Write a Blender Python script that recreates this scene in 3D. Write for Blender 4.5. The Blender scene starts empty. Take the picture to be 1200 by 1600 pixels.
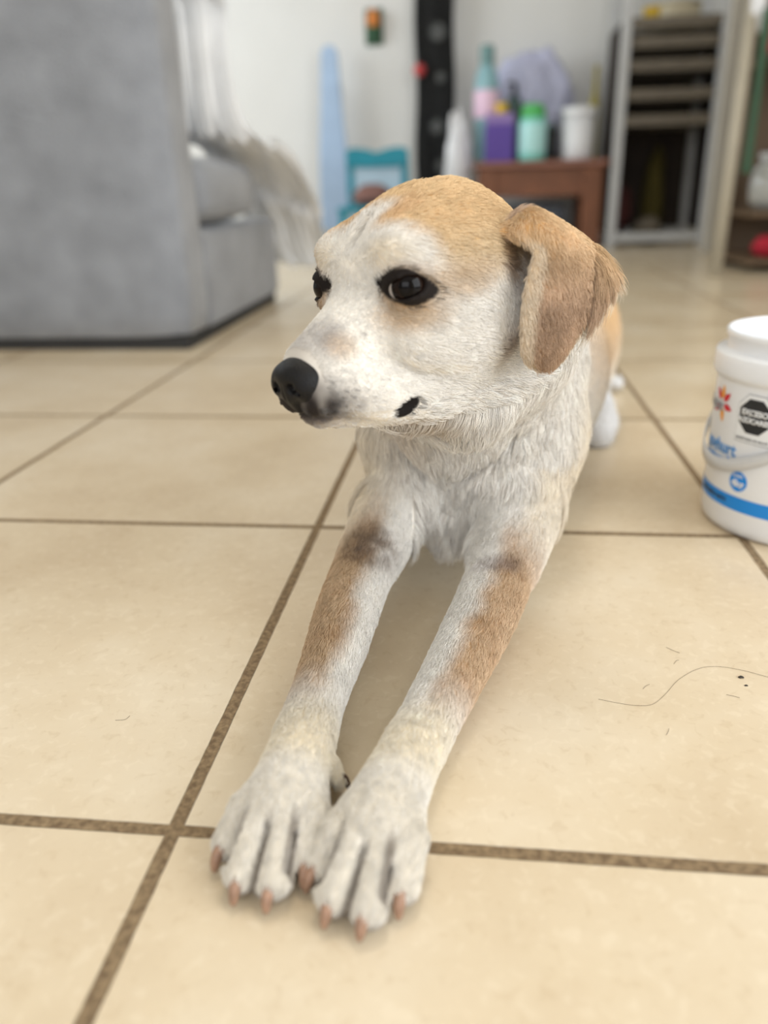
import bpy, bmesh, math, random
import numpy as np
from mathutils import Matrix, Vector

rng = np.random.default_rng(7)
random.seed(7)
C = bpy.context.scene.collection

# ------------------------------------------------------------------ camera
cam_data = bpy.data.cameras.new('camera')
cam = bpy.data.objects.new('camera', cam_data)
C.objects.link(cam)
CAM_F, PITCH, ROLL, YAW = 1239.26, 0.38946, -0.02627, 0.12106
CAM_POS = np.array([0.1713, -0.3443, 0.3481])
cp, sp, cyw, syw = math.cos(PITCH), math.sin(PITCH), math.cos(YAW), math.sin(YAW)
fw = np.array([-syw*cp, cyw*cp, -sp]); rt = np.array([cyw, syw, 0.0]); up = np.cross(rt, fw)
cr, sr = math.cos(ROLL), math.sin(ROLL)
rt, up = cr*rt + sr*up, -sr*rt + cr*up
cam.matrix_world = Matrix(((rt[0], up[0], -fw[0], CAM_POS[0]), (rt[1], up[1], -fw[1], CAM_POS[1]),
                           (rt[2], up[2], -fw[2], CAM_POS[2]), (0, 0, 0, 1)))
cam_data.sensor_width = 36.0
cam_data.lens = CAM_F/1600*36
cam_data.clip_start = 0.02
cam_data.dof.use_dof = True
cam_data.dof.focus_distance = 0.58
cam_data.dof.aperture_fstop = (cam_data.lens/1000)/0.0103
bpy.context.scene.camera = cam

# ------------------------------------------------------------------ light
sc = bpy.context.scene
sc.view_settings.view_transform = 'Standard'
sc.view_settings.look = 'None'
sc.view_settings.gamma = 1
sc.view_settings.exposure = -0.17
world = bpy.data.worlds.new('world'); sc.world = world
world.use_nodes = True
world.node_tree.nodes['Background'].inputs[0].default_value = (0.86, 0.93, 1.0, 1)
world.node_tree.nodes['Background'].inputs[1].default_value = 0.7


def area(name, loc, target, sx, sy, power, col):
    d = bpy.data.lights.new(name, 'AREA'); d.shape = 'RECTANGLE'; d.size = sx; d.size_y = sy
    d.energy = power; d.color = col
    o = bpy.data.objects.new(name, d); C.objects.link(o)
    o.location = loc
    o.rotation_euler = (Vector(target)-Vector(loc)).to_track_quat('-Z', 'Y').to_euler()
    return o


area('daylight_side_door', (2.45, -0.7, 1.25), (0.0, 0.3, 0.15), 2.4, 2.1, 76, (0.95, 0.975, 1.0))
area('daylight_front_window', (-0.4, -3.2, 1.5), (0.1, 0.6, 0.1), 2.6, 1.8, 48, (0.98, 0.98, 1.0))
area('daylight_left_window', (-3.0, 3.1, 1.55), (0.0, 3.8, 0.5), 1.7, 1.3, 55, (0.92, 0.97, 1.0))
area('ceiling_light', (0.2, 0.9, 2.55), (0.2, 0.9, 0), 0.6, 0.6, 14, (1.0, 0.90, 0.76))


# ------------------------------------------------------------------ materials
def lin(r, g, b):
    f = lambda c: (c/255/12.92) if c/255 <= 0.04045 else ((c/255+0.055)/1.055)**2.4
    return (f(r), f(g), f(b), 1.0)


def mat(name, col, rough=0.6, var=0.06, scale=12.0, bump=0.0, bscale=80.0, metal=0.0, coat=0.0,
        alpha=1.0, trans=0.0, sheen=0.0, attr=None, spec=0.5):
    m = bpy.data.materials.new(name); m.use_nodes = True
    nt = m.node_tree; b = nt.nodes['Principled BSDF']
    b.inputs['Roughness'].default_value = rough
    b.inputs['Metallic'].default_value = metal
    b.inputs['Coat Weight'].default_value = coat
    b.inputs['Alpha'].default_value = alpha
    b.inputs['Transmission Weight'].default_value = trans
    b.inputs['Sheen Weight'].default_value = sheen
    b.inputs['Specular IOR Level'].default_value = spec
    tc = nt.nodes.new('ShaderNodeTexCoord')
    nz = nt.nodes.new('ShaderNodeTexNoise'); nz.inputs['Scale'].default_value = scale
    nz.inputs['Detail'].default_value = 4
    nt.links.new(tc.outputs['Object'], nz.inputs['Vector'])
    mr = nt.nodes.new('ShaderNodeMapRange')
    mr.inputs['To Min'].default_value = 1-var; mr.inputs['To Max'].default_value = 1+var
    mr.inputs['From Min'].default_value = 0.3; mr.inputs['From Max'].default_value = 0.7
    nt.links.new(nz.outputs['Fac'], mr.inputs['Value'])
    hs = nt.nodes.new('ShaderNodeHueSaturation')
    nt.links.new(mr.outputs['Result'], hs.inputs['Value'])
    if attr:
        a = nt.nodes.new('ShaderNodeAttribute'); a.attribute_name = attr
        nt.links.new(a.outputs['Color'], hs.inputs['Color'])
    else:
        hs.inputs['Color'].default_value = col
    nt.links.new(hs.outputs['Color'], b.inputs['Base Color'])
    if bump > 0:
        n2 = nt.nodes.new('ShaderNodeTexNoise'); n2.inputs['Scale'].default_value = bscale
        n2.inputs['Detail'].default_value = 3
        nt.links.new(tc.outputs['Object'], n2.inputs['Vector'])
        bp = nt.nodes.new('ShaderNodeBump'); bp.inputs['Distance'].default_value = bump
        nt.links.new(n2.outputs['Fac'], bp.inputs['Height'])
        nt.links.new(bp.outputs['Normal'], b.inputs['Normal'])
    return m


def tile_material():
    m = bpy.data.materials.new('beige_tile'); m.use_nodes = True
    nt = m.node_tree; N = nt.nodes; Lk = nt.links; b = N['Principled BSDF']

    def math_(op, a, c=None, v=None):
        n = N.new('ShaderNodeMath'); n.operation = op
        Lk.new(a, n.inputs[0])
        if c is not None:
            if isinstance(c, (int, float)): n.inputs[1].default_value = c
            else: Lk.new(c, n.inputs[1])
        return n.outputs[0]
    tc = N.new('ShaderNodeTexCoord'); sep = N.new('ShaderNodeSeparateXYZ')
    wob = N.new('ShaderNodeTexNoise'); wob.inputs['Scale'].default_value = 60; wob.inputs['Detail'].default_value = 2
    Lk.new(tc.outputs['Object'], wob.inputs['Vector'])
    Lk.new(tc.outputs['Object'], sep.inputs[0])
    T = 0.45

    def dist(o):
        d = math_('DIVIDE', o, T); r = math_('ROUND', d)
        return math_('MULTIPLY', math_('ABSOLUTE', math_('SUBTRACT', d, r)), T)
    dx, dy = dist(sep.outputs[0]), dist(sep.outputs[1])
    dm = math_('MINIMUM', dx, dy)
    dm = math_('ADD', dm, math_('MULTIPLY', math_('SUBTRACT', wob.outputs['Fac'], 0.5), 0.0012))
    g = N.new('ShaderNodeMapRange'); g.inputs['From Min'].default_value = 0.0040; g.inputs['From Max'].default_value = 0.0048
    Lk.new(dm, g.inputs['Value'])      # 0 grout, 1 tile
    # tile number -> tone of each tile
    cell = N.new('ShaderNodeVectorMath'); cell.operation = 'SCALE'; cell.inputs['Scale'].default_value = 1/T
    Lk.new(tc.outputs['Object'], cell.inputs[0])
    fl = N.new('ShaderNodeVectorMath'); fl.operation = 'FLOOR'; Lk.new(cell.outputs[0], fl.inputs[0])
    wn = N.new('ShaderNodeTexWhiteNoise'); Lk.new(fl.outputs[0], wn.inputs['Vector'])
    n1 = N.new('ShaderNodeTexNoise'); n1.inputs['Scale'].default_value = 5.5; n1.inputs['Detail'].default_value = 6; n1.inputs['Roughness'].default_value = 0.55
    off = N.new('ShaderNodeVectorMath'); off.operation = 'ADD'
    Lk.new(tc.outputs['Object'], off.inputs[0]); Lk.new(wn.outputs['Color'], off.inputs[1])
    Lk.new(off.outputs[0], n1.inputs['Vector'])
    r1 = N.new('ShaderNodeValToRGB')
    r1.color_ramp.elements[0].position = 0.32; r1.color_ramp.elements[0].color = lin(212, 193, 163)
    r1.color_ramp.elements[1].position = 0.68; r1.color_ramp.elements[1].color = lin(230, 216, 191)
    e = r1.color_ramp.elements.new(0.5); e.color = lin(222, 205, 176)
    Lk.new(n1.outputs['Fac'], r1.inputs[0])
    # small pale flecks and faint veins
    n2 = N.new('ShaderNodeTexNoise'); n2.inputs['Scale'].default_value = 115; n2.inputs['Detail'].default_value = 5; n2.inputs['Distortion'].default_value = 0.6
    Lk.new(off.outputs[0], n2.inputs['Vector'])
    r2 = N.new('ShaderNodeMapRange'); r2.inputs['From Min'].default_value = 0.56; r2.inputs['From Max'].default_value = 0.66
    r2.inputs['To Max'].default_value = 0.22
    Lk.new(n2.outputs['Fac'], r2.inputs['Value'])
    mx = N.new('ShaderNodeMix'); mx.data_type = 'RGBA'
    Lk.new(r2.outputs[0], mx.inputs[0]); Lk.new(r1.outputs[0], mx.inputs[6]); mx.inputs[7].default_value = lin(243, 230, 206)
    r3 = N.new('ShaderNodeMapRange'); r3.inputs['From Min'].default_value = 0.42; r3.inputs['From Max'].default_value = 0.30
    r3.inputs['To Max'].default_value = 0.22
    Lk.new(n2.outputs['Fac'], r3.inputs['Value'])
    mx2 = N.new('ShaderNodeMix'); mx2.data_type = 'RGBA'
    Lk.new(r3.outputs[0], mx2.inputs[0]); Lk.new(mx.outputs[2], mx2.inputs[6]); mx2.inputs[7].default_value = lin(190, 165, 128)
    # grout
    n3 = N.new('ShaderNodeTexNoise'); n3.inputs['Scale'].default_value = 220; n3.inputs['Detail'].default_value = 4
    Lk.new(tc.outputs['Object'], n3.inputs['Vector'])
    rg = N.new('ShaderNodeValToRGB')
    rg.color_ramp.elements[0].position = 0.35; rg.color_ramp.elements[0].color = lin(112, 92, 68)
    rg.color_ramp.elements[1].position = 0.7; rg.color_ramp.elements[1].color = lin(158, 136, 104)
    Lk.new(n3.outputs['Fac'], rg.inputs[0])
    fin = N.new('ShaderNodeMix'); fin.data_type = 'RGBA'
    Lk.new(g.outputs[0], fin.inputs[0]); Lk.new(rg.outputs[0], fin.inputs[6]); Lk.new(mx2.outputs[2], fin.inputs[7])
    Lk.new(fin.outputs[2], b.inputs['Base Color'])
    ro = N.new('ShaderNodeMapRange'); ro.inputs['To Min'].default_value = 0.9; ro.inputs['To Max'].default_value = 0.24
    Lk.new(g.outputs[0], ro.inputs['Value']); Lk.new(ro.outputs[0], b.inputs['Roughness'])
    hgt = math_('ADD', math_('MULTIPLY', g.outputs[0], 1.0), math_('MULTIPLY', n2.outputs['Fac'], 0.08))
    bp = N.new('ShaderNodeBump'); bp.inputs['Distance'].default_value = 0.0012
    Lk.new(hgt, bp.inputs['Height']); Lk.new(bp.outputs['Normal'], b.inputs['Normal'])
    return m


M_ = {}
M_['tile'] = tile_material()
M_['wall'] = mat('white_plaster', lin(226, 227, 226), 0.85, 0.02, 3, 0.001, 60)
M_['wall_warm'] = mat('cream_plaster', lin(205, 200, 188), 0.85, 0.03, 3)
M_['ceiling'] = mat('ceiling_paint', lin(235, 235, 232), 0.9, 0.01)
M_['sofa'] = mat('grey_chenille', lin(140, 144, 151), 0.95, 0.17, 9, 0.004, 160, sheen=0.4)
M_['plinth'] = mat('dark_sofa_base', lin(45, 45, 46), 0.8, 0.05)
M_['throw'] = mat('white_cotton', lin(243, 245, 247), 0.9, 0.03, 30, 0.003, 120)
_nt = M_['throw'].node_tree                      # thin cotton lets some light through
_tr = _nt.nodes.new('ShaderNodeBsdfTranslucent'); _tr.inputs[0].default_value = lin(246, 248, 250)
_mx = _nt.nodes.new('ShaderNodeMixShader'); _mx.inputs[0].default_value = 0.15
_nt.links.new(_nt.nodes['Principled BSDF'].outputs[0], _mx.inputs[1]); _nt.links.new(_tr.outputs[0], _mx.inputs[2])
_nt.links.new(_mx.outputs[0], _nt.nodes['Material Output'].inputs[0])
M_['black'] = mat('black_fabric', lin(38, 39, 40), 0.8, 0.2, 6)
M_['grey_mark'] = mat('grey_mark', lin(84, 86, 86), 0.8, 0.1, 6)
M_['red'] = mat('red_plastic', lin(196, 66, 68), 0.5, 0.05)
M_['paleblue'] = mat('pale_blue_cotton', lin(172, 196, 226), 0.85, 0.06, 9)
M_['teal'] = mat('teal_paint', lin(20, 138, 160), 0.5, 0.08, 9)
M_['skyblue'] = mat('light_blue_panel', lin(178, 203, 220), 0.7, 0.05, 9)
M_['brownfab'] = mat('brown_leather', lin(128, 92, 84), 0.7, 0.1, 9)
M_['wood'] = mat('reddish_wood', lin(122, 76, 50), 0.55, 0.16, 7)
M_['woodtop'] = mat('worn_wood_top', lin(140, 92, 74), 0.4, 0.1, 7)
M_['orange'] = mat('orange_paint', lin(214, 132, 60), 0.6, 0.05)
M_['green'] = mat('dark_green_paint', lin(48, 88, 62), 0.6, 0.05)
M_['purple'] = mat('purple_card', lin(92, 68, 158), 0.6, 0.04)
M_['lilac_top'] = mat('lilac_card', lin(148, 124, 186), 0.6, 0.04)
M_['aqua'] = mat('aqua_plastic', lin(140, 222, 212), 0.35, 0.03)
M_['aqualabel'] = mat('pale_aqua_label', lin(186, 238, 238), 0.5, 0.03)
M_['leafgreen'] = mat('leaf_green_plastic', lin(82, 186, 100), 0.4, 0.03)
M_['darkbottle'] = mat('dark_green_plastic', lin(58, 82, 80), 0.35, 0.05)
M_['nearblack'] = mat('black_plastic', lin(22, 24, 26), 0.4, 0.05)
M_['whiteplastic'] = mat('white_plastic', lin(232, 234, 238), 0.35, 0.015)
M_['lilacbag'] = mat('lilac_plastic_bag', lin(196, 200, 228), 0.45, 0.08, 18, 0.01, 20)
M_['tealbottle'] = mat('dusty_teal_plastic', lin(140, 184, 194), 0.4, 0.05)
M_['tealcap'] = mat('dark_teal_cap', lin(112, 150, 152), 0.5, 0.05)
M_['pink'] = mat('pink_label', lin(240, 208, 232), 0.5, 0.05)
M_['yellow'] = mat('yellow_plastic', lin(226, 188, 52), 0.5, 0.05)
M_['olive'] = mat('olive_wax', lin(158, 146, 62), 0.6, 0.08)
M_['cream'] = mat('cream_plastic', lin(208, 198, 172), 0.6, 0.05)
M_['rackmetal'] = mat('grey_white_metal', lin(196, 198, 200), 0.4, 0.05)
M_['tray'] = mat('taupe_wire_tray', lin(112, 104, 92), 0.6, 0.12)
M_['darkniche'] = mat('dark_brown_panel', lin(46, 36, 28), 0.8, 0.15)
M_['shelfwood'] = mat('brown_shelf_board', lin(96, 76, 54), 0.6, 0.14, 6)
M_['redcloth'] = mat('crimson_cloth', lin(176, 28, 50), 0.85, 0.15, 20)
M_['magenta'] = mat('magenta_cloth', lin(150, 68, 104), 0.85, 0.15, 20)
M_['glass'] = mat('clear_glass', (0.9, 0.92, 0.9, 1), 0.08, 0.0, trans=0.75)
M_['beigepost'] = mat('beige_metal_post', lin(176, 168, 150), 0.5, 0.05)


# ------------------------------------------------------------------ helpers
def tag(o, label=None, cat=None, group=None, kind=None):
    if label: o['label'] = label
    if cat: o['category'] = cat
    if group: o['group'] = group
    if kind: o['kind'] = kind
    return o


def empty(name, loc, label, cat, group=None):
    o = bpy.data.objects.new(name, None); C.objects.link(o)
    o.location = loc; o.empty_display_size = 0.02
    return tag(o, label, cat, group)


def link(name, bm_or_me, m, parent=None, smooth=False, origin=None):
    if isinstance(bm_or_me, bmesh.types.BMesh):
        me = bpy.data.meshes.new(name); bm_or_me.to_mesh(me); bm_or_me.free()
    else:
        me = bm_or_me
    if m is not None: me.materials.append(m)
    if smooth:
        me.polygons.foreach_set('use_smooth', [True]*len(me.polygons))
    o = bpy.data.objects.new(name, me); C.objects.link(o)
    if parent is not None:
        o.parent = parent
        me.transform(Matrix.Translation(-Vector(parent_world(parent))))
    return o


def parent_world(o):
    v = Vector(o.location)
    while o.parent is not None:
        o = o.parent; v += Vector(o.location)
    return v


def bevel_all(bm, r, seg=2):
    if r > 0:
        bmesh.ops.bevel(bm, geom=bm.edges[:], offset=r, segments=seg, profile=0.5, affect='EDGES')
    return bm


def box(x0, x1, y0, y1, z0, z1, r=0.004, seg=2, bm=None):
    b = bmesh.new()
    bmesh.ops.create_cube(b, size=1)
    bmesh.ops.scale(b, vec=(x1-x0, y1-y0, z1-z0), verts=b.verts)
    bmesh.ops.translate(b, vec=((x0+x1)/2, (y0+y1)/2, (z0+z1)/2), verts=b.verts)
    bevel_all(b, r, seg)
    if bm is None: return b
    me = bpy.data.meshes.new('tmp'); b.to_mesh(me); b.free(); bm.from_mesh(me); bpy.data.meshes.remove(me)
    return bm


def lathe(prof, cx=0, cy=0, seg=48, a0=0.0, a1=2*math.pi, bm=None):
    bm = bm or bmesh.new(); rings = []
    full = abs(a1-a0-2*math.pi) < 1e-6
    n = seg if full else seg+1
    for r, z in prof:
        rings.append([bm.verts.new((cx+r*math.cos(a0+(a1-a0)*i/seg), cy+r*math.sin(a0+(a1-a0)*i/seg), z)) for i in range(n)])
    for a, b in zip(rings[:-1], rings[1:]):
        for i in range(seg):
            j = (i+1) % n
            bm.faces.new((a[i], a[j], b[j], b[i]))
    if full:
        for r_, ring, rev in ((prof[0][0], rings[0], True), (prof[-1][0], rings[-1], False)):
            if r_ < 0.004:
                try: bm.faces.new(ring[::-1] if rev else ring)
                except Exception: pass
    return bm


def tube(pts, rad, seg=10, bm=None, cap=True):
    bm = bm or bmesh.new(); pts = [Vector(q) for q in pts]; rings = []
    rad = rad if isinstance(rad, (list, tuple)) else [rad]*len(pts)
    prev = None
    for i, q in enumerate(pts):
        t = (pts[min(i+1, len(pts)-1)]-pts[max(i-1, 0)]).normalized()
        if prev is None:
            n = t.cross(Vector((0, 0, 1)))
            if n.length < 1e-3: n = t.cross(Vector((0, 1, 0)))
            n.normalize()
        else:
            n = (prev - t*prev.dot(t)).normalized()
        prev = n; bn = t.cross(n)
        rings.append([bm.verts.new(q + (n*math.cos(2*math.pi*k/seg)+bn*math.sin(2*math.pi*k/seg))*rad[i]) for k in range(seg)])
    for a, b in zip(rings[:-1], rings[1:]):
        for k in range(seg):
            bm.faces.new((a[k], a[(k+1) % seg], b[(k+1) % seg], b[k]))
    if cap:
        bm.faces.new(rings[0][::-1]); bm.faces.new(rings[-1])
    return bm


def np_mesh(name, V, F):
    me = bpy.data.meshes.new(name)
    V = np.asarray(V, dtype=np.float32); F = np.asarray(F, dtype=np.int32)
    k = F.shape[1]
    me.vertices.add(len(V)); me.vertices.foreach_set('co', V.ravel())
    me.loops.add(F.size); me.loops.foreach_set('vertex_index', F.ravel())
    me.polygons.add(len(F)); me.polygons.foreach_set('loop_start', np.arange(len(F), dtype=np.int32)*k)
    me.polygons.foreach_set('loop_total', np.full(len(F), k, dtype=np.int32))
    me.update(calc_edges=True); me.validate()
    me.polygons.foreach_set('use_smooth', [True]*len(me.polygons))
    return me


def vnoise(P, s, seed=0):
    """smooth lattice noise in 0..1 at points P (n,3)"""
    g = np.random.default_rng(seed).random(4096).astype(np.float32)
    Q = P*s + 1000.0; I = np.floor(Q).astype(np.int64); f = (Q-I).astype(np.float32); f = f*f*(3-2*f)
    out = 0
    for dx in (0, 1):
        for dy in (0, 1):
            for dz in (0, 1):
                h = ((I[:, 0]+dx)*73856093 ^ (I[:, 1]+dy)*19349663 ^ (I[:, 2]+dz)*83492791) & 4095
                w = (f[:, 0] if dx else 1-f[:, 0])*(f[:, 1] if dy else 1-f[:, 1])*(f[:, 2] if dz else 1-f[:, 2])
                out = out + g[h]*w
    return out


def sstep(x, a, b):
    t = np.clip((x-a)/(b-a), 0, 1); return t*t*(3-2*t)


def catmull(P, n):
    """P (m,3) control points -> n samples"""
    P = np.asarray(P, float); m = len(P)
    t = np.linspace(0, m-1, n); i = np.minimum(t.astype(int), m-2); f = (t-i)[:, None]
    Pe = np.vstack([2*P[0]-P[1], P, 2*P[-1]-P[-2]])
    a, b, c, d = Pe[i], Pe[i+1], Pe[i+2], Pe[i+3]
    return 0.5*((2*b)+(-a+c)*f+(2*a-5*b+4*c-d)*f**2+(-a+3*b-3*c+d)*f**3)


def sheet(rows, nu, nv):
    R = np.stack([catmull(r, nv) for r in rows])              # rows x nv x 3
    return np.stack([catmull(R[:, j], nu) for j in range(nv)], 1)   # nu x nv x 3


# ------------------------------------------------------------------ the room
BACK_Y = 5.05
fl = link('floor', box(-3.2, 2.6, -3.4, BACK_Y+0.1, -0.06, 0.0, 0), M_['tile']); tag(fl, kind='structure')
wb = link('wall_back', box(-3.2, 2.6, BACK_Y, BACK_Y+0.1, 0, 2.6, 0), M_['wall']); tag(wb, kind='structure')
wr_bm = bmesh.new()
box(2.5, 2.6, .55, BACK_Y, 0, 2.6, 0, bm=wr_bm); box(2.5, 2.6, -3.4, -1.95, 0, 2.6, 0, bm=wr_bm); box(2.5, 2.6, -1.95, .55, 2.35, 2.6, 0, bm=wr_bm)
wr = link('wall_right', wr_bm, M_['wall_warm']); tag(wr, kind='structure')
wl_bm = bmesh.new()
box(-3.2, -3.1, -3.4, 2.2, 0, 2.6, 0, bm=wl_bm); box(-3.2, -3.1, 4.0, BACK_Y, 0, 2.6, 0, bm=wl_bm)
box(-3.2, -3.1, 2.2, 4.0, 0, 0.9, 0, bm=wl_bm); box(-3.2, -3.1, 2.2, 4.0, 2.2, 2.6, 0, bm=wl_bm)
wl = link('wall_left', wl_bm, M_['wall']); tag(wl, kind='structure')
wf_bm = bmesh.new()
box(-3.2, -1.8, -3.4, -3.3, 0, 2.6, 0, bm=wf_bm); box(1.4, 2.6, -3.4, -3.3, 0, 2.6, 0, bm=wf_bm)
box(-1.8, 1.4, -3.4, -3.3, 2.3, 2.6, 0, bm=wf_bm)
wf = link('wall_front', wf_bm, M_['wall']); tag(wf, kind='structure')
ce = link('ceiling', box(-3.2, 2.6, -3.4, BACK_Y+0.1, 2.6, 2.66, 0), M_['ceiling']); tag(ce, kind='structure')
bb = link('baseboard_back', box(-3.1, 2.5, BACK_Y-0.012, BACK_Y, 0, 0.07, 0.002), M_['wall']); tag(bb, kind='structure')

# ------------------------------------------------------------------ grey sofa seen from behind and the side
sofa = empty('sofa', (-1.3, 1.9, 0), 'grey fabric sofa seen from behind, standing on the tiles', 'sofa')


def cushion(x0, x1, y0, y1, z0, z1, r, bulge, name, m, parent, topfn=None, n=14):
    """soft box: a rounded, slightly swollen block"""
    bm = bmesh.new(); bmesh.ops.create_cube(bm, size=2)
    bmesh.ops.subdivide_edges(bm, edges=bm.edges[:], cuts=n, use_grid_fill=True)
    sx, sy, sz = (x1-x0)/2, (y1-y0)/2, (z1-z0)/2
    cx, cy, cz = (x0+x1)/2, (y0+y1)/2, (z0+z1)/2
    for v in bm.verts:
        p_ = Vector((v.co.x*sx, v.co.y*sy, v.co.z*sz))
        q = Vector((max(-sx+r, min(sx-r, p_.x)), max(-sy+r, min(sy-r, p_.y)), max(-sz+r, min(sz-r, p_.z))))
        d = p_-q
        if d.length > 1e-6: p_ = q+d.normalized()*min(d.length, r)
        u, w, t = v.co.x, v.co.y, v.co.z
        e = lambda a, b: (1-a*a)*(1-b*b)
        p_.x += bulge*u*e(w, t)*(abs(u) > .99); p_.y += bulge*w*e(u, t)*(abs(w) > .99); p_.z += bulge*t*e(u, w)*(abs(t) > .99)
        if topfn: p_ = topfn(p_, t)
        v.co = p_+Vector((cx, cy, cz))
    return link(name, bm, m, parent, smooth=True)


link('base', box(-2.2, -.494, 1.630, 2.37, .025, .262, .022, 4), M_['sofa'], sofa, smooth=True)
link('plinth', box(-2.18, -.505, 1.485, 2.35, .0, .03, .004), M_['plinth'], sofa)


def lean(p_, t):
    f = (t+1)/2
    return Vector((p_.x-.01*f, p_.y-.012*f*(p_.y/.0825+1)/2, p_.z))


cushion(-2.2, -.492, 1.470, 1.635, .026, .88, .030, .006, 'backrest', M_['sofa'], sofa, lean)
cushion(-1.33, -.488, 1.622, 2.13, .275, .425, .045, .022, 'seat_cushion', M_['sofa'], sofa)
cushion(-2.19, -1.34, 1.622, 2.13, .275, .425, .045, .022, 'seat_cushion', M_['sofa'], sofa)

# white throw lying over the sofa back and trailing down past the front corner
ctrl = [
    [(-.700, 1.600, .905), (-.610, 1.640, .905), (-.500, 1.640, .900)],
    [(-.690, 1.700, .885), (-.600, 1.710, .880), (-.480, 1.760, .865)],
    [(-.640, 1.815, .800), (-.560, 1.835, .790), (-.470, 1.900, .785)],
    [(-.630, 1.820, .660), (-.550, 1.840, .656), (-.475, 1.900, .661)],
    [(-.640, 1.850, .520), (-.555, 1.880, .515), (-.450, 1.940, .516)],
    [(-.650, 1.960, .475), (-.545, 1.985, .462), (-.378, 2.040, .448)],
    [(-.640, 2.130, .455), (-.530, 2.165, .425), (-.350, 2.210, .365)],
    [(-.630, 2.330, .360), (-.500, 2.385, .300), (-.345, 2.410, .258)],
    [(-.600, 2.470, .230), (-.490, 2.500, .170), (-.362, 2.560, .157)],
    [(-.540, 2.540, .120), (-.457, 2.560, .100), (-.385, 2.620, .095)],
]
S_ = sheet(ctrl, 90, 60)
uu_, vv_ = np.meshgrid(np.linspace(0, 1, 90), np.linspace(0, 1, 60), indexing='ij')
fold = .014*np.sin(vv_*26+3*np.sin(uu_*5))+.010*np.sin(vv_*47+uu_*9)
du_ = np.gradient(S_, axis=0); dv_ = np.gradient(S_, axis=1)
Nn = np.cross(dv_, du_); Nn /= np.linalg.norm(Nn, axis=2, keepdims=True)+1e-9
Nn *= np.sign(-Nn[..., 1:2]+Nn[..., 2:3]*.6+1e-6)
S1 = S_+Nn*(np.abs(fold)*.9+.004)[..., None]; S0 = S1-Nn*.004
Vt = np.concatenate([S1.reshape(-1, 3), S0.reshape(-1, 3)])
ij = np.arange(90*60).reshape(90, 60)
a_, b_, c_, d_ = ij[:-1, :-1].ravel(), ij[1:, :-1].ravel(), ij[1:, 1:].ravel(), ij[:-1, 1:].ravel()
Ft = [np.stack([a_, b_, c_, d_], 1), np.stack([d_, c_, b_, a_], 1)+5400]
for e_ in (ij[0], ij[:, -1], ij[-1, ::-1], ij[::-1, 0]):
    Ft.append(np.stack([e_[:-1], e_[1:], e_[1:]+5400, e_[:-1]+5400], 1))
tag(link('throw_blanket', np_mesh('throw_blanket', Vt, np.concatenate(Ft)), M_['throw']),
    'white cotton throw draped over the grey sofa and trailing off its front corner', 'blanket')

# ------------------------------------------------------------------ ironing board leaning on the back wall
ib = empty('ironing_board', (-.72, 4.85, 0), 'folded ironing board with pale blue cover leaning upright against the back wall', 'ironing board')


def extrude_poly(pts, y0, y1, r=0.0):
    bm = bmesh.new()
    f0 = [bm.verts.new((x, y0, z)) for x, z in pts]; f1 = [bm.verts.new((x, y1, z)) for x, z in pts]
    bm.faces.new(f0); bm.faces.new(f1[::-1])
    n = len(pts)
    for i in range(n): bm.faces.new((f0[i], f1[i], f1[(i+1) % n], f0[(i+1) % n]))
    bmesh.ops.recalc_face_normals(bm, faces=bm.faces[:])
    if r: bevel_all(bm, r, 2)
    return bm


prof = []
for k in range(0, 13):
    a = math.pi*k/12; prof.append((-.715+.050*math.cos(a), 1.06+.055*math.sin(a)))
prof = prof + [(-.775, .85), (-.800, .55), (-.810, .20), (-.806, .10), (-.635, .10), (-.628, .20), (-.632, .55), (-.655, .85)]
link('padded_cover', extrude_poly(prof, 4.86, 4.89, .008), M_['paleblue'], ib, smooth=False)
for sx in (-.775, -.665):
    link('leg', tube([(sx, 4.905, .92), (sx, 4.910, .012)], .011, 10), M_['rackmetal'], ib, smooth=True)
link('crossbar', tube([(-.775, 4.91, .14), (-.665, 4.91, .14)], .009, 8), M_['rackmetal'], ib, smooth=True)

# ------------------------------------------------------------------ small ornament on the wall
orn = empty('wall_ornament', (-.467, BACK_Y-.02, 1.22), 'small orange and dark green ornament hanging on the white back wall', 'ornament')
link('backing', box(-.520, -.414, BACK_Y-.012, BACK_Y-.001, 1.125, 1.315, .006), M_['green'], orn)
link('flower', lathe([(.0, 1.305), (.022, 1.300), (.036, 1.265), (.038, 1.235), (.028, 1.215), (.0, 1.212)], -.467, BACK_Y-.050, 20), M_['orange'], orn, smooth=True)
link('pot', lathe([(.0, 1.215), (.030, 1.213), (.027, 1.165), (.020, 1.145), (.0, 1.143)], -.467, BACK_Y-.046, 20), M_['green'], orn, smooth=True)

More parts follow.
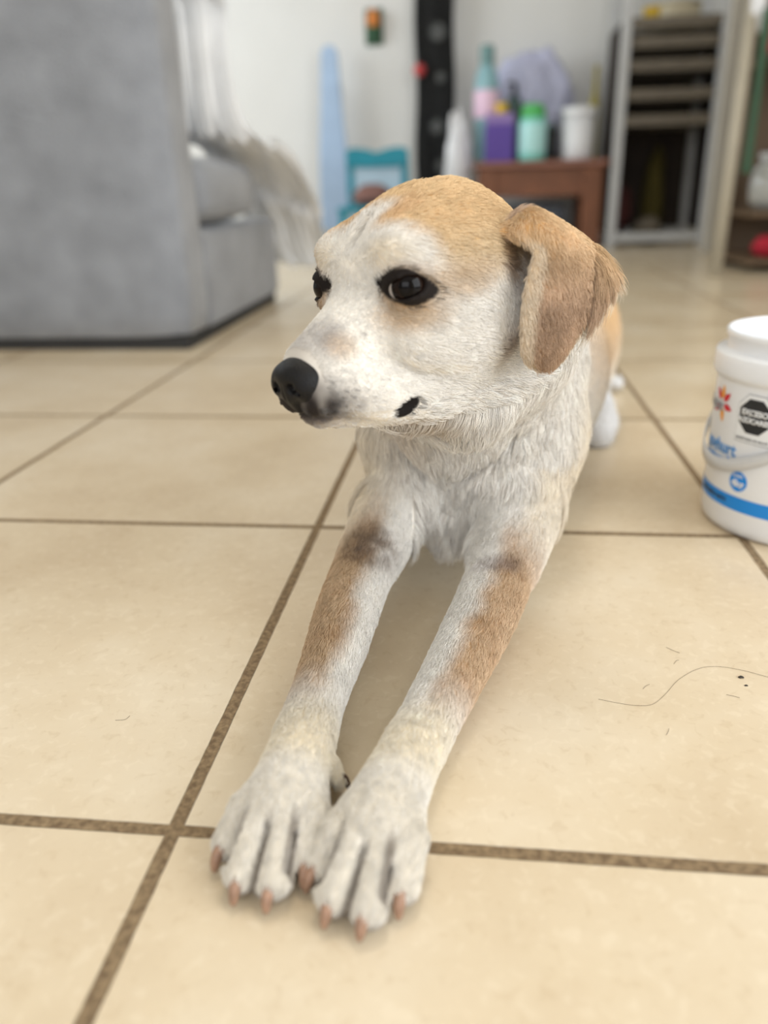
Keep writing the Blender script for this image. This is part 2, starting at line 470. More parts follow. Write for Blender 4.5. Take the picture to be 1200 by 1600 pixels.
# ------------------------------------------------------------------ tall black hanging strip
bk = empty('hanging_banner', (-.10, 4.93, 0), 'tall narrow black fabric banner with faint round grey marks hanging by the wall', 'banner')
bmv = bmesh.new(); NZ = 60; cols = []
for i in range(NZ+1):
    z = .30+1.75*i/NZ; row = []
    for k in range(9):
        x = -.215+.225*k/8 + .006*math.sin(z*9)
        row.append(bmv.verts.new((x, 4.93+.006*math.sin(k*1.3+z*4), z)))
    cols.append(row)
for a, b in zip(cols[:-1], cols[1:]):
    for k in range(8): bmv.faces.new((a[k], a[k+1], b[k+1], b[k]))
g_ = bmesh.ops.solidify(bmv, geom=bmv.faces[:], thickness=.006)
link('cloth', bmv, M_['black'], bk, smooth=True)
link('rod', tube([(-.235, 4.935, 2.06), (.03, 4.935, 2.06)], .010, 10), M_['nearblack'], bk, smooth=True)
for x, z, r in ((-.085, 1.16, .045), (-.07, .93, .028), (-.09, .67, .040), (-.065, .455, .035)):
    b_ = bmesh.new(); bmesh.ops.create_cone(b_, cap_ends=True, segments=28, radius1=r, radius2=r, depth=.004)
    bmesh.ops.rotate(b_, cent=(0, 0, 0), matrix=Matrix.Rotation(math.pi/2, 3, 'X'), verts=b_.verts)
    bmesh.ops.translate(b_, vec=(x, 4.917, z), verts=b_.verts)
    link('round_mark', b_, M_['grey_mark'], bk)
b_ = bmesh.new(); bmesh.ops.create_uvsphere(b_, u_segments=20, v_segments=14, radius=.034)
bmesh.ops.translate(b_, vec=(-.190, 4.885, .968), verts=b_.verts)
tag(link('hanging_ball', b_, M_['red'], smooth=True), 'small red ball hanging at the left edge of the black banner', 'ball')

# ------------------------------------------------------------------ teal chair
ch = empty('teal_chair', (-.39, 4.30, 0), 'small teal chair with pale blue back panel standing before the back wall', 'chair')
for sx in (-.545, -.240):
    link('leg', box(sx-.020, sx+.020, 4.40, 4.44, 0, .50, .005), M_['teal'], ch)
    link('leg', box(sx-.020, sx+.020, 4.08, 4.12, 0, .25, .005), M_['teal'], ch)
tr = [(-.565, .455), (-.565, .535), (-.52, .548), (-.46, .540), (-.395, .522), (-.33, .540), (-.27, .548), (-.220, .535), (-.220, .455), (-.30, .448), (-.48, .448)]
link('top_rail', extrude_poly(tr, 4.385, 4.41, .004), M_['teal'], ch)
link('back_panel', box(-.525, -.26, 4.405, 4.42, .275, .45, .004), M_['skyblue'], ch)
link('seat', box(-.570, -.215, 4.06, 4.45, .225, .25, .006), M_['teal'], ch)
link('front_rail', box(-.53, -.255, 4.09, 4.11, .10, .225, .004), M_['skyblue'], ch)
bag = cushion(-.49, -.31, 4.14, 4.32, .252, .345, .04, .02, 'purse', M_['brownfab'], None, None, 8)
tag(bag, 'brown leather purse lying on the seat of the teal chair', 'bag')

# ------------------------------------------------------------------ wooden side table and what stands on it
tb = empty('side_table', (.50, 4.66, 0), 'low reddish brown wooden side table standing against the back wall', 'table')
link('tabletop', box(.135, .865, 4.44, 4.92, .425, .458, .006), M_['woodtop'], tb)
link('apron', box(.175, .825, 4.475, 4.50, .275, .425, .003), M_['wood'], tb)
link('apron', box(.800, .825, 4.50, 4.86, .275, .425, .003), M_['wood'], tb)
link('apron', box(.175, .200, 4.50, 4.86, .275, .425, .003), M_['wood'], tb)
for x, y in ((.155, 4.46), (.735, 4.46), (.155, 4.80), (.735, 4.80)):
    link('leg', box(x, x+.105, y, y+.09, 0, .425, .005), M_['wood'], tb)

pb = empty('purple_carton', (.275, 4.56, .458), 'purple carton with a lilac top standing at left on the side table', 'box')
link('carton', box(.195, .352, 4.52, 4.60, .459, .650, .004), M_['purple'], pb)
link('top_panel', box(.197, .350, 4.522, 4.598, .650, .702, .004), M_['lilac_top'], pb)
cp_ = empty('yellow_capped_jar', (.285, 4.645, .458), 'slim jar with yellow cap behind the purple carton on the side table', 'jar')
link('jar', lathe([(.0, .459), (.030, .459), (.032, .68), (.028, .70), (.0, .70)], .285, 4.645, 24), M_['whiteplastic'], cp_, smooth=True)
link('cap', lathe([(.030, .70), (.032, .705), (.032, .760), (.0, .762)], .285, 4.645, 24), M_['yellow'], cp_, smooth=True)

tq = empty('aqua_bottle', (.455, 4.55, .458), 'pale aqua bottle with a wide green top between carton and canister', 'bottle')
link('bottle', lathe([(.0, .459), (.068, .459), (.074, .47), (.074, .655), (.066, .672), (.0, .674)], .455, 4.55, 32), M_['aqua'], tq, smooth=True)
link('label', lathe([(.0750, .50), (.0755, .502), (.0755, .645), (.0750, .647)], .455, 4.55, 32), M_['aqualabel'], tq, smooth=True)
link('cap', lathe([(.064, .672), (.066, .676), (.062, .725), (.045, .742), (.0, .744)], .455, 4.55, 32), M_['leafgreen'], tq, smooth=True)

db = empty('dark_pump_bottle', (.355, 4.70, .458), 'dark green pump bottle behind the purple carton and aqua bottle', 'bottle')
link('bottle', lathe([(.0, .459), (.050, .459), (.055, .47), (.055, .74), (.030, .79), (.018, .80), (.0, .80)], .355, 4.70, 28), M_['darkbottle'], db, smooth=True)
link('pump', tube([(.355, 4.70, .79), (.355, 4.70, .855), (.335, 4.68, .862), (.310, 4.66, .855)], [.016, .014, .010, .008], 10), M_['nearblack'], db, smooth=True)

bc = empty('black_can', (.565, 4.60, .458), 'small black can between the aqua bottle and white canister', 'can')
link('can', lathe([(.0, .459), (.030, .459), (.032, .465), (.032, .615), (.028, .622), (.0, .622)], .565, 4.60, 24), M_['nearblack'], bc, smooth=True)
link('lid', lathe([(.026, .622), (.027, .626), (.024, .645), (.0, .646)], .565, 4.60, 24), M_['darkbottle'], bc, smooth=True)

wc = empty('white_canister', (.705, 4.58, .458), 'round white canister at the right end of the side table', 'canister')
link('canister', lathe([(.0, .459), (.078, .459), (.084, .47), (.090, .675), (.0, .676)], .705, 4.58, 36), M_['whiteplastic'], wc, smooth=True)
link('lid', lathe([(.094, .676), (.096, .680), (.096, .712), (.088, .720), (.0, .721)], .705, 4.58, 36), M_['whiteplastic'], wc, smooth=True)
cd_ = empty('olive_spray_bottle', (.800, 4.72, .458), 'slim olive green bottle behind the white canister', 'bottle')
link('bottle', lathe([(.0, .459), (.028, .459), (.030, .47), (.030, .74), (.014, .80), (.010, .90), (.0, .902)], .800, 4.72, 20), M_['olive'], cd_, smooth=True)
link('cap', lathe([(.012, .895), (.014, .90), (.012, .935), (.0, .936)], .800, 4.72, 16), M_['olive'], cd_, smooth=True)

tbt = empty('teal_bottle', (.200, 4.72, .458), 'tall dusty teal bottle with pink label at the left back of the table', 'bottle')
link('bottle', lathe([(.0, .459), (.060, .459), (.066, .47), (.068, .86), (.056, .92), (.036, .955), (.032, .975), (.0, .975)], .200, 4.72, 28), M_['tealbottle'], tbt, smooth=True)
link('label', lathe([(.0685, .69), (.0695, .692), (.0695, .83), (.0685, .832)], .200, 4.72, 28), M_['pink'], tbt, smooth=True)
link('cap', lathe([(.038, .960), (.040, .965), (.040, 1.045), (.030, 1.055), (.0, 1.056)], .200, 4.72, 20), M_['tealcap'], tbt, smooth=True)


def crumpled(name, c, r, amp, m, label, cat, seed, zmin):
    bm = bmesh.new(); bmesh.ops.create_icosphere(bm, subdivisions=5, radius=1)
    P = np.array([v.co[:] for v in bm.verts])
    d = vnoise(P, 2.2, seed)+.5*vnoise(P, 5.0, seed+1)+.3*np.abs(vnoise(P, 9.0, seed+2)-.5)
    for v, k in zip(bm.verts, d):
        q = v.co*(1+amp*(k-.75))
        v.co = Vector((c[0]+q.x*r[0], c[1]+q.y*r[1], max(zmin, c[2]+q.z*r[2])))
    return tag(link(name, bm, m, smooth=True), label, cat)


crumpled('lilac_plastic_bag', (.45, 4.880, .73), (.235, .080, .32), .40, M_['lilacbag'], 'big crumpled lilac plastic bag behind the bottles on the side table', 'bag', 31, .459)
crumpled('white_plastic_bag', (.045, 4.64, .36), (.072, .075, .36), .35, M_['whiteplastic'], 'crumpled white plastic bag hanging at the left end of the side table', 'bag', 41, .0)
crumpled('navy_cloth_bundle', (.06, 4.36, .17), (.085, .08, .17), .35, mat('navy_cloth', lin(36, 38, 84), .9, .1), 'dark navy cloth bundle on the floor below the black banner', 'cloth', 45, .0)
cushion(.30, .66, 4.56, 4.80, .0, .22, .02, .01, 'storage_crate', mat('slate_plastic', lin(88, 94, 104), .6, .06), None, None, 6)
tag(bpy.data.objects['storage_crate'], 'slate grey plastic crate on the floor under the side table', 'crate')

# ------------------------------------------------------------------ white metal rack with trays
rk = empty('metal_rack', (1.15, 4.70, 0), 'white metal rack with slatted taupe trays standing right of the side table', 'rack')
for x, y in ((.905, 4.47), (1.400, 4.47), (.905, 4.92), (1.400, 4.92)):
    link('post', box(x-.024, x+.024, y-.02, y+.02, 0, 1.75, .004), M_['rackmetal'], rk)
for z in (.028, 1.70):
    link('crossbar', box(.929, 1.376, 4.455, 4.485, z, z+.045, .004), M_['rackmetal'], rk)
    link('crossbar', box(.929, 1.376, 4.905, 4.935, z, z+.045, .004), M_['rackmetal'], rk)


def tray(z, h):
    bm = bmesh.new()
    box(.935, 1.370, 4.46, 4.475, z, z+h, .002, bm=bm); box(.935, 1.370, 4.915, 4.93, z, z+h, .002, bm=bm)
    box(.930, .942, 4.46, 4.93, z, z+h, .002, bm=bm); box(1.363, 1.375, 4.46, 4.93, z, z+h, .002, bm=bm)
    for i in range(16):
        x = .95+.0275*i; box(x, x+.010, 4.475, 4.915, z, z+.006, 0, bm=bm)
    return bm


for z in (.612, .735, .868, .975, 1.062):
    link('tray', tray(z, .052), M_['tray'], rk)
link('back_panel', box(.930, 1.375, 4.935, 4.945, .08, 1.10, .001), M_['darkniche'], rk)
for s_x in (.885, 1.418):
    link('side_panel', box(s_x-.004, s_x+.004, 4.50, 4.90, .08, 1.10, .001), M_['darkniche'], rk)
yt = empty('cream_tub', (1.20, 4.72, 1.069), 'wide cream plastic tub on the top tray of the rack', 'tub')
link('tub', lathe([(.0, 1.069), (.10, 1.069), (.115, 1.09), (.12, 1.20), (.0, 1.20)], 1.20, 4.72, 32), M_['cream'], yt, smooth=True)
link('rim', lathe([(.120, 1.196), (.127, 1.198), (.127, 1.206), (.115, 1.208)], 1.20, 4.72, 32), M_['cream'], yt, smooth=True)
tag(link('yellow_cup', lathe([(.0, 1.069), (.036, 1.069), (.045, 1.165), (.042, 1.165), (.034, 1.075), (.0, 1.075)], 1.035, 4.54, 24), M_['yellow'], smooth=True), 'yellow plastic cup at the front edge of the top tray', 'cup')
crumpled('stored_bag', (1.00, 4.78, .20), (.055, .08, .13), .3, mat('dull_maroon_cloth', lin(88, 46, 46), .9, .1), 'dull maroon bag lying low inside the rack at left', 'bag', 51, .0)
crumpled('stored_sack', (1.18, 4.80, .20), (.065, .08, .30), .3, mat('olive_cloth', lin(76, 68, 22), .9, .1), 'olive green sack inside the dark rack below the trays', 'sack', 53, .0)
crumpled('stored_bundle', (1.12, 4.58, .09), (.070, .07, .065), .3, mat('grey_beige_cloth', lin(110, 102, 90), .9, .1), 'grey beige bundle at the bottom of the rack', 'bundle', 55, .0)

# ------------------------------------------------------------------ beige metal uprights, green strip, brown shelf at right
up_ = empty('shelf_upright', (1.08, 2.95, 0), 'leaning beige metal upright standing left of the brown shelf unit', 'upright')
link('post', tube([(1.075, 2.93, .0), (1.105, 3.02, .55), (1.165, 3.20, 1.20)], [.021, .022, .024], 12), M_['beigepost'], up_, smooth=True)
link('bracket', box(1.125, 1.175, 3.09, 3.15, .83, .98, .006), M_['whiteplastic'], up_)
wp = empty('upright_board', (1.42, 3.85, 0), 'pale upright board standing between the rack and the beige upright', 'board')
link('board', box(1.285, 1.385, 3.96, 4.00, 0, 1.75, .006), mat('grey_white_board', lin(196, 192, 182), .7, .04), wp)
link('edge_strip', box(1.385, 1.410, 3.955, 4.005, 0, 1.75, .004), M_['cream'], wp)
gs = link('green_strip', box(1.160, 1.185, 3.04, 3.07, .36, .90, .004), M_['green']); tag(gs, 'narrow dark green plastic strip beside the leaning beige upright', 'strip')

sh = empty('shelf_unit', (1.55, 3.20, 0), 'brown wooden shelf unit cropped by the right edge of the picture', 'shelf')
link('side_panel', box(1.92, 1.94, 3.00, 3.40, 0, 1.25, .003), M_['shelfwood'], sh)
link('post', box(1.200, 1.225, 3.365, 3.40, 0, 1.25, .003), M_['shelfwood'], sh)
for z in (.030, .205, .735, 1.22):
    link('shelf_board', box(1.200, 1.92, 3.00, 3.385, z, z+.022, .003), M_['shelfwood'], sh)
link('back_panel', box(1.200, 1.92, 3.385, 3.40, .0, 1.25, 0), M_['shelfwood'], sh)
crumpled('crimson_cloth_pile', (1.275, 3.14, .835), (.066, .08, .085), .25, M_['redcloth'], 'crimson cloth pile on the upper board of the brown shelf', 'cloth', 61, .758)
crumpled('magenta_pouch', (1.255, 3.035, .785), (.045, .018, .026), .1, M_['magenta'], 'dusty magenta pouch in front of the crimson cloth pile', 'pouch', 63, .758)
crumpled('red_pouch', (1.300, 3.08, .095), (.055, .06, .040), .3, M_['redcloth'], 'small crimson pouch on the lowest board of the brown shelf', 'pouch', 65, .053)
gj = empty('glass_jar', (1.285, 3.10, .227), 'round clear glass jar on the middle board of the brown shelf', 'jar')
link('jar', lathe([(.0, .229), (.045, .229), (.074, .26), (.080, .32), (.068, .375), (.048, .395), (.050, .41), (.046, .41), (.044, .395), (.064, .372), (.075, .32), (.070, .262), (.04, .236), (.0, .236)], 1.285, 3.10, 32), M_['glass'], gj, smooth=True)
link('lid', lathe([(.050, .41), (.054, .414), (.054, .430), (.0, .432)], 1.285, 3.10, 24), M_['rackmetal'], gj, smooth=True)

PRINT_U = -0.056
# ------------------------------------------------------------------ yoghurt bucket
BX, BY = .520, .503
M_['bucket'] = mat('white_bucket_plastic', lin(240, 243, 247), .30, .01, 5, spec=.5)
M_['ink_blue'] = mat('bright_blue_print', lin(18, 142, 232), .4, .0)
M_['ink_soft'] = mat('soft_blue_print', lin(96, 158, 220), .4, .0)
M_['ink_black'] = mat('black_print', lin(38, 40, 44), .4, .0)
M_['ink_grey'] = mat('grey_print', lin(150, 154, 160), .4, .0)
M_['ink_red'] = mat('red_print', lin(214, 36, 52), .4, .0)
M_['ink_orange'] = mat('orange_print', lin(246, 168, 62), .4, .0)
M_['ink_white'] = mat('white_print', lin(244, 247, 250), .4, .0)
M_['handle'] = mat('translucent_handle_plastic', lin(232, 234, 236), .35, .0, trans=.25)
bu = empty('yoghurt_bucket', (BX, BY, 0), 'white plastic yoghurt bucket with blue band standing on the tiles at right', 'bucket')


def brad(z):
    return float(np.interp(z, [0, .004, .012, .16], [.088, .0935, .0955, .0962]))


prof = [(.0, .0015), (.080, .0015), (.088, .0), (.0935, .004), (.0955, .012), (.0962, .155), (.0962, .160),
        (.1005, .162), (.1010, .166), (.1010, .182), (.0995, .1845), (.0915, .1855), (.0905, .188), (.0905, .197), (.0925, .199), (.0930, .2035), (.0915, .2055),
        (.0895, .2050), (.0885, .200), (.0885, .16), (.0880, .012), (.084, .006), (.0, .006)]
link('shell', lathe(prof, BX, BY, 96), M_['bucket'], bu, smooth=True)
for k in range(2): pass


def wrap_point(u, z, lift):
    """u: distance in metres along the wall from the reference line facing (-x,-y)"""
    r = brad(z)+lift; a = REF_A + u/.096
    return (BX+r*math.cos(a), BY+r*math.sin(a), z)


REF_A = math.radians(236)


def wrap_poly(name, outline, m, lift=.0004, thick=.0004, parent=None):
    """a printed patch: a polygon in (u, z) bent round the bucket"""
    bm = bmesh.new()
    vs = [bm.verts.new((u, z, 0)) for u, z in outline]; bm.faces.new(vs)
    bmesh.ops.triangulate(bm, faces=bm.faces[:])
    for _ in range(3):
        le = [e for e in bm.edges if e.calc_length() > .006]
        if not le: break
        bmesh.ops.subdivide_edges(bm, edges=le, cuts=1)
        bmesh.ops.triangulate(bm, faces=bm.faces[:])
    for v in bm.verts: v.co = Vector(wrap_point(v.co.x, v.co.y, lift))
    bmesh.ops.recalc_face_normals(bm, faces=bm.faces[:])
    r_ = bmesh.ops.extrude_face_region(bm, geom=bm.faces[:])
    for v in [g for g in r_['geom'] if isinstance(g, bmesh.types.BMVert)]:
        d = Vector((v.co.x-BX, v.co.y-BY, 0)).normalized(); v.co += d*thick
    bmesh.ops.recalc_face_normals(bm, faces=bm.faces[:])
    return link(name, bm, m, parent or bu)


def wrap_text(name, txt, u, z, size, m, bold=0.0, align='CENTER', lift=.0005, shear=0.0, parent=None):
    cu = bpy.data.curves.new('t', 'FONT'); cu.body = txt; cu.size = size; cu.align_x = align; cu.align_y = 'CENTER'
    cu.offset = bold; cu.shear = shear; cu.resolution_u = 6
    o = bpy.data.objects.new('t', cu); C.objects.link(o)
    dg = bpy.context.evaluated_depsgraph_get(); me = bpy.data.meshes.new_from_object(o.evaluated_get(dg))
    bpy.data.objects.remove(o); bpy.data.curves.remove(cu)
    bm = bmesh.new(); bm.from_mesh(me); bpy.data.meshes.remove(me)
    bmesh.ops.triangulate(bm, faces=bm.faces[:])
    for v in bm.verts: v.co = Vector(wrap_point(u+v.co.x, z+v.co.y, lift))
    bmesh.ops.recalc_face_normals(bm, faces=bm.faces[:])
    r_ = bmesh.ops.extrude_face_region(bm, geom=bm.faces[:])
    for v in [g for g in r_['geom'] if isinstance(g, bmesh.types.BMVert)]:
        d = Vector((v.co.x-BX, v.co.y-BY, 0)).normalized(); v.co += d*.0003
    return link(name, bm, m, parent or bu)


def ring_patch(name, z0, z1, m, slope=0.0):
    bm = bmesh.new(); n = 120; A, B = [], []
    for i in range(n):
        a = 2*math.pi*i/n
        r0, r1 = brad(z0)+.0004, brad(z1)+.0004
        A.append(bm.verts.new((BX+r0*math.cos(a), BY+r0*math.sin(a), z0))); B.append(bm.verts.new((BX+r1*math.cos(a), BY+r1*math.sin(a), z1)))
    for i in range(n):
        j = (i+1) % n; bm.faces.new((A[i], A[j], B[j], B[i]))
    return link(name, bm, m, bu, smooth=True)


ring_patch('blue_band', .0290, .0440, M_['ink_blue'])
# warning octagon on its white card with grey border
OU, OZ = PRINT_U+.0250, .1300
def rot_pts(pts, c, a): return [(c[0]+(x-c[0])*math.cos(a)-(y-c[1])*math.sin(a), c[1]+(x-c[0])*math.sin(a)+(y-c[1])*math.cos(a)) for x, y in pts]
card = [(OU-.0205, OZ-.0275), (OU+.0205, OZ-.0275), (OU+.0205, OZ+.010), (OU+.0095, OZ+.0215), (OU-.0095, OZ+.0215), (OU-.0205, OZ+.010)]
sg = wrap_poly('warning_label', card, M_['ink_grey'], .0003)
inner = [(OU+(x-OU)*.965, OZ+(z-OZ)*.968) for x, z in card]
wrap_poly('label_field', inner, M_['ink_white'], .0007, parent=sg)
wrap_poly('octagon', [(OU+.0185*math.cos(math.pi/8+math.pi/4*k), OZ+.0185*math.sin(math.pi/8+math.pi/4*k)) for k in range(8)], M_['ink_black'], .0012, parent=sg)
wrap_text('lettering', 'EXCESO', OU, OZ+.0035, .0078, M_['ink_white'], .0003, lift=.0017, parent=sg)
wrap_text('lettering', 'AZÚCARES', OU, OZ-.0045, .0070, M_['ink_white'], .0003, lift=.0017, parent=sg)
wrap_text('lettering', 'SECRETARÍA DE SALUD', OU, OZ-.0235, .0034, M_['ink_black'], .0, lift=.0013, parent=sg)
# flower petals and the word fragment
PU, PZ = PRINT_U-.0237, .1330
def petal(a, r0, r1, w, m):
    pts = []
    for k in range(14):
        t = k/13; r = r0+(r1-r0)*t; pts.append((r, w*math.sin(math.pi*t**.75)))
    pts += [(r, -h) for r, h in pts[1:-1][::-1]]
    wrap_poly('petal', [(PU+x*math.cos(a)-y*math.sin(a), PZ+x*math.sin(a)+y*math.cos(a)) for x, y in pts], m, .0006)
for deg_, m in ((88, 'ink_orange'), (42, 'ink_red'), (-12, 'ink_red'), (-75, 'ink_orange'), (132, 'ink_red'), (215, 'ink_red')):
    petal(math.radians(deg_), .0050, .0190, .0032, M_[m])
wrap_text('logo_lettering', 'Yoplait', PU-.018, PZ-.0030, .0150, M_['ink_grey'], .0003, lift=.0010)
wrap_text('lettering', 'yoghurt', PU+.0040, .0900, .0180, M_['ink_soft'], .0005)
wrap_text('lettering', 'natural', PU+.0010, .0755, .0175, M_['ink_soft'], .0005)
wrap_text('lettering', 'sin azúcar', PU-.0040, .0655, .0060, M_['ink_soft'], .0001)
bd = wrap_poly('weight_badge', [(PRINT_U+.0170+.0105*math.cos(2*math.pi*k/24), 0.0605+.0105*math.sin(2*math.pi*k/24)) for k in range(24)], M_['ink_blue'], .0004)
wrap_text('lettering', '4kg', PRINT_U+.0170, .0585, .0105, M_['ink_white'], .0003, lift=.0012, parent=bd)
wrap_text('lettering', 'CONT.', PRINT_U+.0170, .0665, .0042, M_['ink_white'], .0001, lift=.0012, parent=bd)
wrap_text('small_print', 'CONTENIDO NETO', PRINT_U-.0200, .0365, .0056, M_['ink_black'], .0001, lift=.0008)
# handle: a flat band hinged at both sides and hanging round the front
pts = []
HA = math.radians(100); HB = HA+math.pi
bmh = bmesh.new(); prev_ring = None
for k in range(61):
    t = k/60; a = HA+(HB-HA)*t
    drop = math.sin(math.pi*t)**.55
    rr = .0985+.010*math.sin(math.pi*min(1, t*5))*(t < .2) + .010*math.sin(math.pi*min(1, (1-t)*5))*(t > .8)+.0022
    z = .156-.084*math.sin(math.pi*t)**1.15 + (.0)*drop
    c = Vector((BX+rr*math.cos(a), BY+rr*math.sin(a), z)); o_ = Vector((math.cos(a), math.sin(a), 0))
    ring = [bmh.verts.new(c+o_*dx+Vector((0, 0, dz))) for dx, dz in ((-.0010, -.0068), (.0010, -.0068), (.0010, .0068), (-.0010, .0068))]
    if prev_ring:
        for q in range(4): bmh.faces.new((prev_ring[q], prev_ring[(q+1) % 4], ring[(q+1) % 4], ring[q]))
    else: bmh.faces.new(ring[::-1])
    prev_ring = ring
bmh.faces.new(prev_ring); bmesh.ops.recalc_face_normals(bmh, faces=bmh.faces[:])
link('handle', bmh, M_['handle'], bu, smooth=True)
for a in (HA, HB):
    b_ = bmesh.new(); bmesh.ops.create_cone(b_, cap_ends=True, segments=20, radius1=.009, radius2=.008, depth=.006)
    bmesh.ops.rotate(b_, cent=(0, 0, 0), matrix=Matrix.Rotation(math.pi/2, 3, 'Y'), verts=b_.verts)
    bmesh.ops.rotate(b_, cent=(0, 0, 0), matrix=Matrix.Rotation(a, 3, 'Z'), verts=b_.verts)
    bmesh.ops.translate(b_, vec=(BX+.0985*math.cos(a), BY+.0985*math.sin(a), .156), verts=b_.verts)
    link('hinge', b_, M_['bucket'], bu, smooth=True)
FUR_COUNT = 600000
# ------------------------------------------------------------------ the dog
HC = np.array([.125, .225, .286])


def rotm(a, b, c):
    a, b, c = map(math.radians, (a, b, c))
    ca, sa, cb, sb, cc, sc_ = math.cos(a), math.sin(a), math.cos(b), math.sin(b), math.cos(c), math.sin(c)
    return (np.array([[ca, -sa, 0], [sa, ca, 0], [0, 0, 1]]) @ np.array([[cb, 0, sb], [0, 1, 0], [-sb, 0, cb]])
            @ np.array([[1, 0, 0], [0, cc, -sc_], [0, sc_, cc]]))


HM = rotm(-131, 3, 4)
h2w = lambda q: HC + HM @ np.asarray(q, float)


